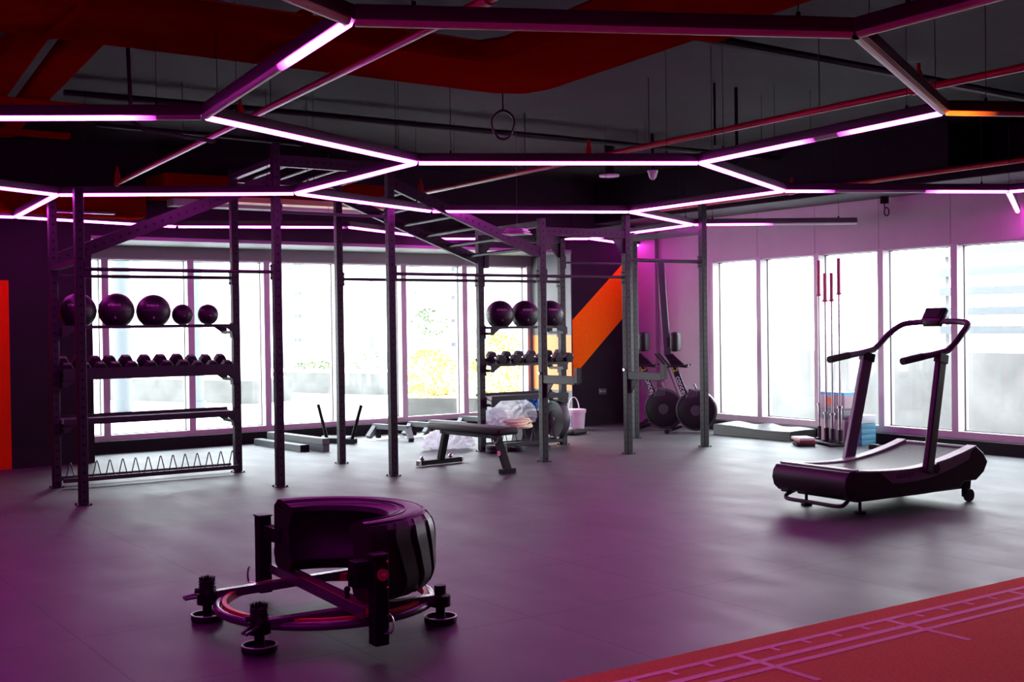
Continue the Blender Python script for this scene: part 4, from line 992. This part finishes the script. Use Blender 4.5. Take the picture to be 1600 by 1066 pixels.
# feet, wheels, lift handle
for s in (1, -1):
    f_ = Lp('levelling_foot', MB().cyl((X0+.17, s*(TW/2-.12), 0), (X0+.17, s*(TW/2-.12), .02), .045, n=18).cyl((X0+.17, s*(TW/2-.12), .02), (X0+.17, s*(TW/2-.12), .12), .013, n=10), BLACK)
    w_ = Lp('transport_wheel', MB().cyl((X1-.06, s*(TW/2-.045), .052), (X1-.06, s*(TW/2-.015), .052), .052, n=22), BLACK)
    Lp('wheel_bracket', MB().prism([(-.10, .19), (.0, .19), (-.02, .04), (-.10, .04)], (X1, s*(TW/2-.05), 0), (1, 0, 0), (0, 0, 1), (0, -s, 0), .02), SOOT)
Lp('lift_handle', MB().tube(smooth([(X0+.06, TW/2-.12, .14), (X0-.02, TW/2-.09, .10), (X0-.05, TW/2-.14, .075), (X0-.05, 0, .075), (X0-.05, -TW/2+.14, .075), (X0-.02, -TW/2+.09, .10), (X0+.06, -TW/2+.12, .14)], 5), .016, 10), STEEL)
# uprights and handrail
xt, xb_ = .25, .03
for s in (1, -1):
    a = Vector((xb_, s*(TW/2+.012), .28)); b = Vector((xt, s*(TW/2-.02), 1.20))
    Lp('upright', MB().bar(a, b, .05, .105), STEELG if s > 0 else DARK, bevel=.01)  # near upright darker than the far one: its shade put into the material
    Lp('upright_clamp', MB().bar(b-(b-a).normalized()*.05, b+(b-a).normalized()*.02, .06, .12), DARK)
    Lp('bolt_cover', MB().cyl((xb_+.09, s*(TW/2+.0), .31), (xb_+.09, s*(TW/2+.03), .31), .04, n=16), DARK)
hr = [(-.20, TW/2-.02, 1.175), (.26, TW/2-.02, 1.235), (.37, TW/2-.02, 1.27), (.50, TW/2-.03, 1.37), (.63, TW/2-.07, 1.455), (.70, TW/2-.17, 1.475), (.71, .12, 1.48), (.71, -.12, 1.48), (.70, -TW/2+.17, 1.475), (.65, -TW/2+.07, 1.455), (.51, -TW/2+.03, 1.37), (.37, -TW/2+.02, 1.27), (.26, -TW/2+.02, 1.235), (-.20, -TW/2+.02, 1.175)]
Lp('handrail', MB().tube(smooth(hr, 6), .0255, 12), mat('handrail_foam', (.05, .05, .055), .5))
for s in (1, -1): Lp('hand_grip', MB().tube([(-.215, s*(TW/2-.02), 1.173), (.02, s*(TW/2-.02), 1.204)], .029, 12), BLACK)
c_ = Lp('console', MB().box((.735, .07, 1.53), (.055, .21, .145), (0, .6, 0), bev=.012).box((.71, .07, 1.468), (.07, .16, .06), bev=.01), BLACKP)
Lp('console_screen', MB().box((.706, .07, 1.55), (.004, .15, .085), (0, .6, 0)), mat('lcd', (.012, .014, .013), .6, spec=.2), c_)
text('lettering', 'ASSAULT', .052, mat('dark_print', (.02, .015, .02), .5), tm, (-.22, -TW/2-.0045, top(-.22)-.045), (1, 0, .0), (0, 0, 1), .0006)

# ================================================================== TIRE SLED
ts = thing('tire_sled', (2.66, 5.57, 0), 'half tractor tyre hinged on a round steel frame with weight posts, in the foreground', 'tyre trainer')
ctr = Vector((2.66, 5.57, 0)); ZR = .115
FRM = mat('sled_steel', (.07, .068, .07), .22, spec=.7, bump=.03); REDS = mat('sled_red_paint', (.60, .06, .03), .45)
# rolled ring
MB().tube([ctr+Vector((.545*math.cos(q), .545*math.sin(q), ZR-.01)) for q in [2*PI*i/72 for i in range(72)]], .021, 12, closed=True).build('ring_tube', FRM, ts)
MB().lathe([(.498, -.022), (.520, -.022), (.520, .018), (.498, .018), (.498, -.022)], ctr+Vector((0, 0, ZR)), n=72, smooth=False).build('inner_ring', REDS, ts)['label'] = 'red inner ring'
def fbar(a, b, nm='frame_bar', m=FRM, w=.05, h=.045): return MB().bar(a, b, w, h).build(nm, m, ts, bevel=.004)
A_ = Vector((2.17, 5.95, ZR)); B_ = Vector((2.15, 5.22, ZR)); C_ = Vector((3.10, 5.17, ZR)); E_ = Vector((3.13, 6.02, ZR))
fbar(A_+Vector((0, 0, .01)), E_+Vector((0, 0, .01))); fbar(B_+Vector((0, 0, .01)), C_+Vector((0, 0, .01)))
for dx in (-.034, .034): MB().bar(Vector((2.66+dx, 6.20, ZR+.055)), Vector((2.58+dx, 4.93, ZR+.055)), .012, .05).build('cross_rail', FRM, ts)
MB().bar(Vector((2.66, 6.19, ZR+.045)), Vector((2.58, 4.94, ZR+.045)), .056, .012).build('red_channel', REDS, ts)
for p in (Vector((2.645, 5.96, ZR+.09)), Vector((2.60, 5.21, ZR+.09))): MB().cyl(p-Vector((0, 0, .02)), p+Vector((0, 0, .025)), .012, n=8).ball(p+Vector((0, 0, .025)), .016, 10).build('bolt', SOOT, ts)
# four feet: disc, spindle, knurled post, brushy top on the two outer ones
for nm, p in (('a', A_), ('b', B_), ('c', C_), ('e', E_)):
    q = Vector((p.x, p.y, 0))
    f_ = MB().lathe([(.0001, 0), (.078, 0), (.083, .008), (.083, .03), (.074, .034), (.070, .016), (.0001, .014)], q, n=30).build('foot_disc', BLACK, ts)
    MB().lathe([(.076, .031), (.083, .031), (.083, .036), (.076, .036), (.076, .031)], q, n=30).build('disc_rim', mat('bright_rim', (.35, .35, .35), .3, metal=.3), f_)
    MB().cyl(q+Vector((0, 0, .014)), q+Vector((0, 0, .10)), .024, n=14).build('spindle', SOOT, ts)
    MB().cyl(q+Vector((0, 0, .085)), q+Vector((0, 0, .138)), .052, n=18).build('bar_socket', SOOT, ts)
    if nm in 'ab':
        k_ = MB()
        for i in range(5): k_.lathe([(.0001, .138+.014*i), (.034, .138+.014*i), (.042, .142+.014*i), (.042, .148+.014*i), (.034, .152+.014*i), (.0001, .152+.014*i)], q, n=18)
        k_.build('ribbed_post', BLACK, ts)
        bsh = MB(); rr2 = random.Random(3)
        for i in range(130):
            a = rr2.random()*2*PI; r_2 = .040*rr2.random()**.5; c0 = q+Vector((math.cos(a)*r_2, math.sin(a)*r_2, .206)); bsh.cyl(c0, c0+Vector((math.cos(a)*.003, math.sin(a)*.003, .016+.006*rr2.random())), .0016, .0007, n=4)
        bsh.build('bristle_top', SOOT, ts)
        for a in (.6, 2.7, 4.4): MB().cyl(q+Vector((math.cos(a)*.035, math.sin(a)*.035, .155)), q+Vector((math.cos(a)*.062, math.sin(a)*.062, .155)), .014, n=6).build('bolt', STEEL, ts)
        s_ = (q-ctr); s_.z = 0; s_.normalize()
        MB().tube([q+Vector((0, .03, .13))+s_*.03, q+s_*.12+Vector((0, .02, .11)), q+s_*.12+Vector((0, -.02, .11)), q+Vector((0, -.03, .13))+s_*.03], .008, 8).build('tow_eye', FRM, ts)
    else:
        MB().cyl(q+Vector((0, 0, .145)), q+Vector((0, 0, .19)), .030, n=14).build('ribbed_post', BLACK, ts)
# uprights carrying the tyre hinge
TC = Vector((2.62, 5.54, 0)); RO, RI, Z0, Z1 = .575, .345, .185, .57
for nm, p, h in (('l', Vector((2.61, 6.26, 0)), .455), ('r', Vector((2.60, 4.89, 0)), .445)):
    MB().bb((p.x-.036, p.y-.036, .03), (p.x+.036, p.y+.036, h)).build('upright', SOOT, ts, bevel=.005)
    MB().bb((p.x-.04, p.y-.04, h), (p.x+.04, p.y+.04, h+.008)).build('upright_cap', STEEL, ts)
    MB().tube([p+Vector((-.03, 0, .08))]+[p+Vector((-.042, 0, .13))+CR*((-.03 if nm == 'l' else .075)+(-.02 if nm == 'l' else .03)*math.cos(q))+Vector((0, 0, .05*math.sin(q))) for q in [-.9+i*.3 for i in range(8)]], .005, 7).build('pull_ring', CHROME, ts)
MB().bar((2.62, 6.23, .37), (2.63, 6.02, .37), .06, .075).build('hinge_arm', SOOT, ts)
MB().bar((2.60, 4.92, .33), (2.63, 5.10, .33), .05, .07).build('hinge_arm', SOOT, ts)
MB().bb((2.49, 4.90, .30), (2.565, 4.98, .42)).cyl((2.47, 4.94, .35), (2.49, 4.94, .35), .018, n=10).build('hinge_block', SOOT, ts)
MB().cyl((2.60, 4.852, .36), (2.60, 4.838, .36), .027, n=24).build('round_badge', mat('badge_red', (.45, .05, .05), .4), ts)
text('badge_letters', 'MB', .02, mat('badge_print', (.7, .5, .5), .5), ts, Vector((2.60, 4.8375, .36))-ctr, (1, 0, 0), (0, 0, 1), .0004)
for zz in (.42, .30, .17, .10): MB().cyl((2.625, 4.852, zz), (2.625, 4.845, zz), .006, n=10).build('rivet', CHROME, ts)
# half tyre: swept section with chunky lugs
RUB = mat('tyre_rubber', (.010, .009, .010), .45, bump=.1, bscale=50, spec=.35)
zm = (Z0+Z1)/2
sec = [(RI+.03, Z0+.12), (RI+.0, Z0+.075), (RI+.012, Z0+.05), (RI+.03, Z0+.025), (RI+.06, Z0+.012), (RI+.13, Z0-.004), (RO-.06, Z0+.004), (RO-.018, Z0+.035), (RO-.012, zm), (RO-.018, Z1-.035), (RO-.06, Z1-.004), (RI+.13, Z1+.004), (RI+.05, Z1-.012), (RI, Z1-.025), (RI-.012, Z1-.05), (RI, Z1-.075), (RI+.03, Z1-.12)]
ty = MB(); na = 56; vs = []; A0, A1 = -PI/2-.02, PI/2+.02
for i in range(na+1):
    q = A0+(A1-A0)*i/na
    vs += [TC+Vector((r_*math.cos(q), r_*math.sin(q), z)) for r_, z in sec]
P_ = len(sec)
ty.add(vs, [(i*P_+k, (i+1)*P_+k, (i+1)*P_+(k+1) % P_, i*P_+(k+1) % P_) for i in range(na) for k in range(P_)], True)
ty.add(vs[:P_], [tuple(range(P_))]); ty.add(vs[-P_:], [tuple(reversed(range(P_)))])
half = ty.build('half_tyre', RUB, ts)
hb_ = MB()
for rr_2, dz in ((RI+.05, .0), (RI+.085, .003), (RI+.17, .0)):
    hb_.tube([TC+Vector((rr_2*math.cos(q), rr_2*math.sin(q), Z1-.004+dz)) for q in [A0+(A1-A0)*i/48 for i in range(49)]], .004, 6)
hb_.build('sidewall_rib', RUB, half)
lg = MB(); nl = 12
for k in range(nl):
    q0 = A0+(A1-A0)*(k+.08)/nl; wq = (A1-A0)/nl*.72
    prev = None; steps = 12
    vs = []
    for j in range(steps+1):
        f = j/steps; z = Z0+.012+(Z1-Z0-.024)*f
        sh = .055*math.sin(f*2*PI)+.03*math.sin(f*4*PI)*.4
        ro = RO+.008-.045*abs(2*f-1)**5; ri_ = RO-.03-.045*abs(2*f-1)**5
        for qq, r_ in ((q0+sh, ri_), (q0+sh+.012, ro), (q0+sh+wq-.012, ro), (q0+sh+wq, ri_)):
            qq = min(max(qq, A0), A1); vs.append(TC+Vector((r_*math.cos(qq), r_*math.sin(qq), z)))
    fs = [(j*4+m, j*4+m+1, j*4+m+5, j*4+m+4) for j in range(steps) for m in range(3)]+[(0, 3, 2, 1), (steps*4, steps*4+1, steps*4+2, steps*4+3)]
    o = MB().add(vs, fs, True).build('tread_lug', RUB, half)

# ================================================================== LIGHT
w = bpy.data.worlds.new('world'); S.world = w; w.use_nodes = True
nt_ = w.node_tree; bg = nt_.nodes['Background']
tcw = nt_.nodes.new('ShaderNodeTexCoord'); sx = nt_.nodes.new('ShaderNodeSeparateXYZ'); nt_.links.new(tcw.outputs['Generated'], sx.inputs[0])
rp_ = nt_.nodes.new('ShaderNodeValToRGB'); nt_.links.new(sx.outputs['Z'], rp_.inputs[0])
rp_.color_ramp.elements[0].position = 0; rp_.color_ramp.elements[0].color = (1, 1, 1, 1); rp_.color_ramp.elements[1].position = .6; rp_.color_ramp.elements[1].color = (.82, .92, 1, 1)
nt_.links.new(rp_.outputs[0], bg.inputs[0]); bg.inputs[1].default_value = 18.0
def portal(c, sx_, sy_, rot):
    l = bpy.data.lights.new('window_portal', 'AREA'); l.shape = 'RECTANGLE'; l.size = sx_; l.size_y = sy_; l.cycles.is_portal = True
    o = bpy.data.objects.new('window_portal', l); COL.objects.link(o); o.location = c; o.rotation_euler = rot
portal(((3.76+10.6)/2, YG+.28, 1.28), 6.9, 2.4, (-PI/2, 0, 0))
portal((XW+.28, (5.31+12.3)/2, 1.28), 2.4, 7.1, (0, PI/2, 0))
vs_ = S.view_settings; vs_.view_transform = 'Standard'; vs_.look = 'None'; vs_.gamma = 1; vs_.exposure = 0.0; vs_.use_curve_mapping = False
S.cycles.use_denoising = True
S.cycles.max_bounces = 8; S.cycles.diffuse_bounces = 4; S.cycles.transparent_max_bounces = 12; S.cycles.sample_clamp_indirect = 6
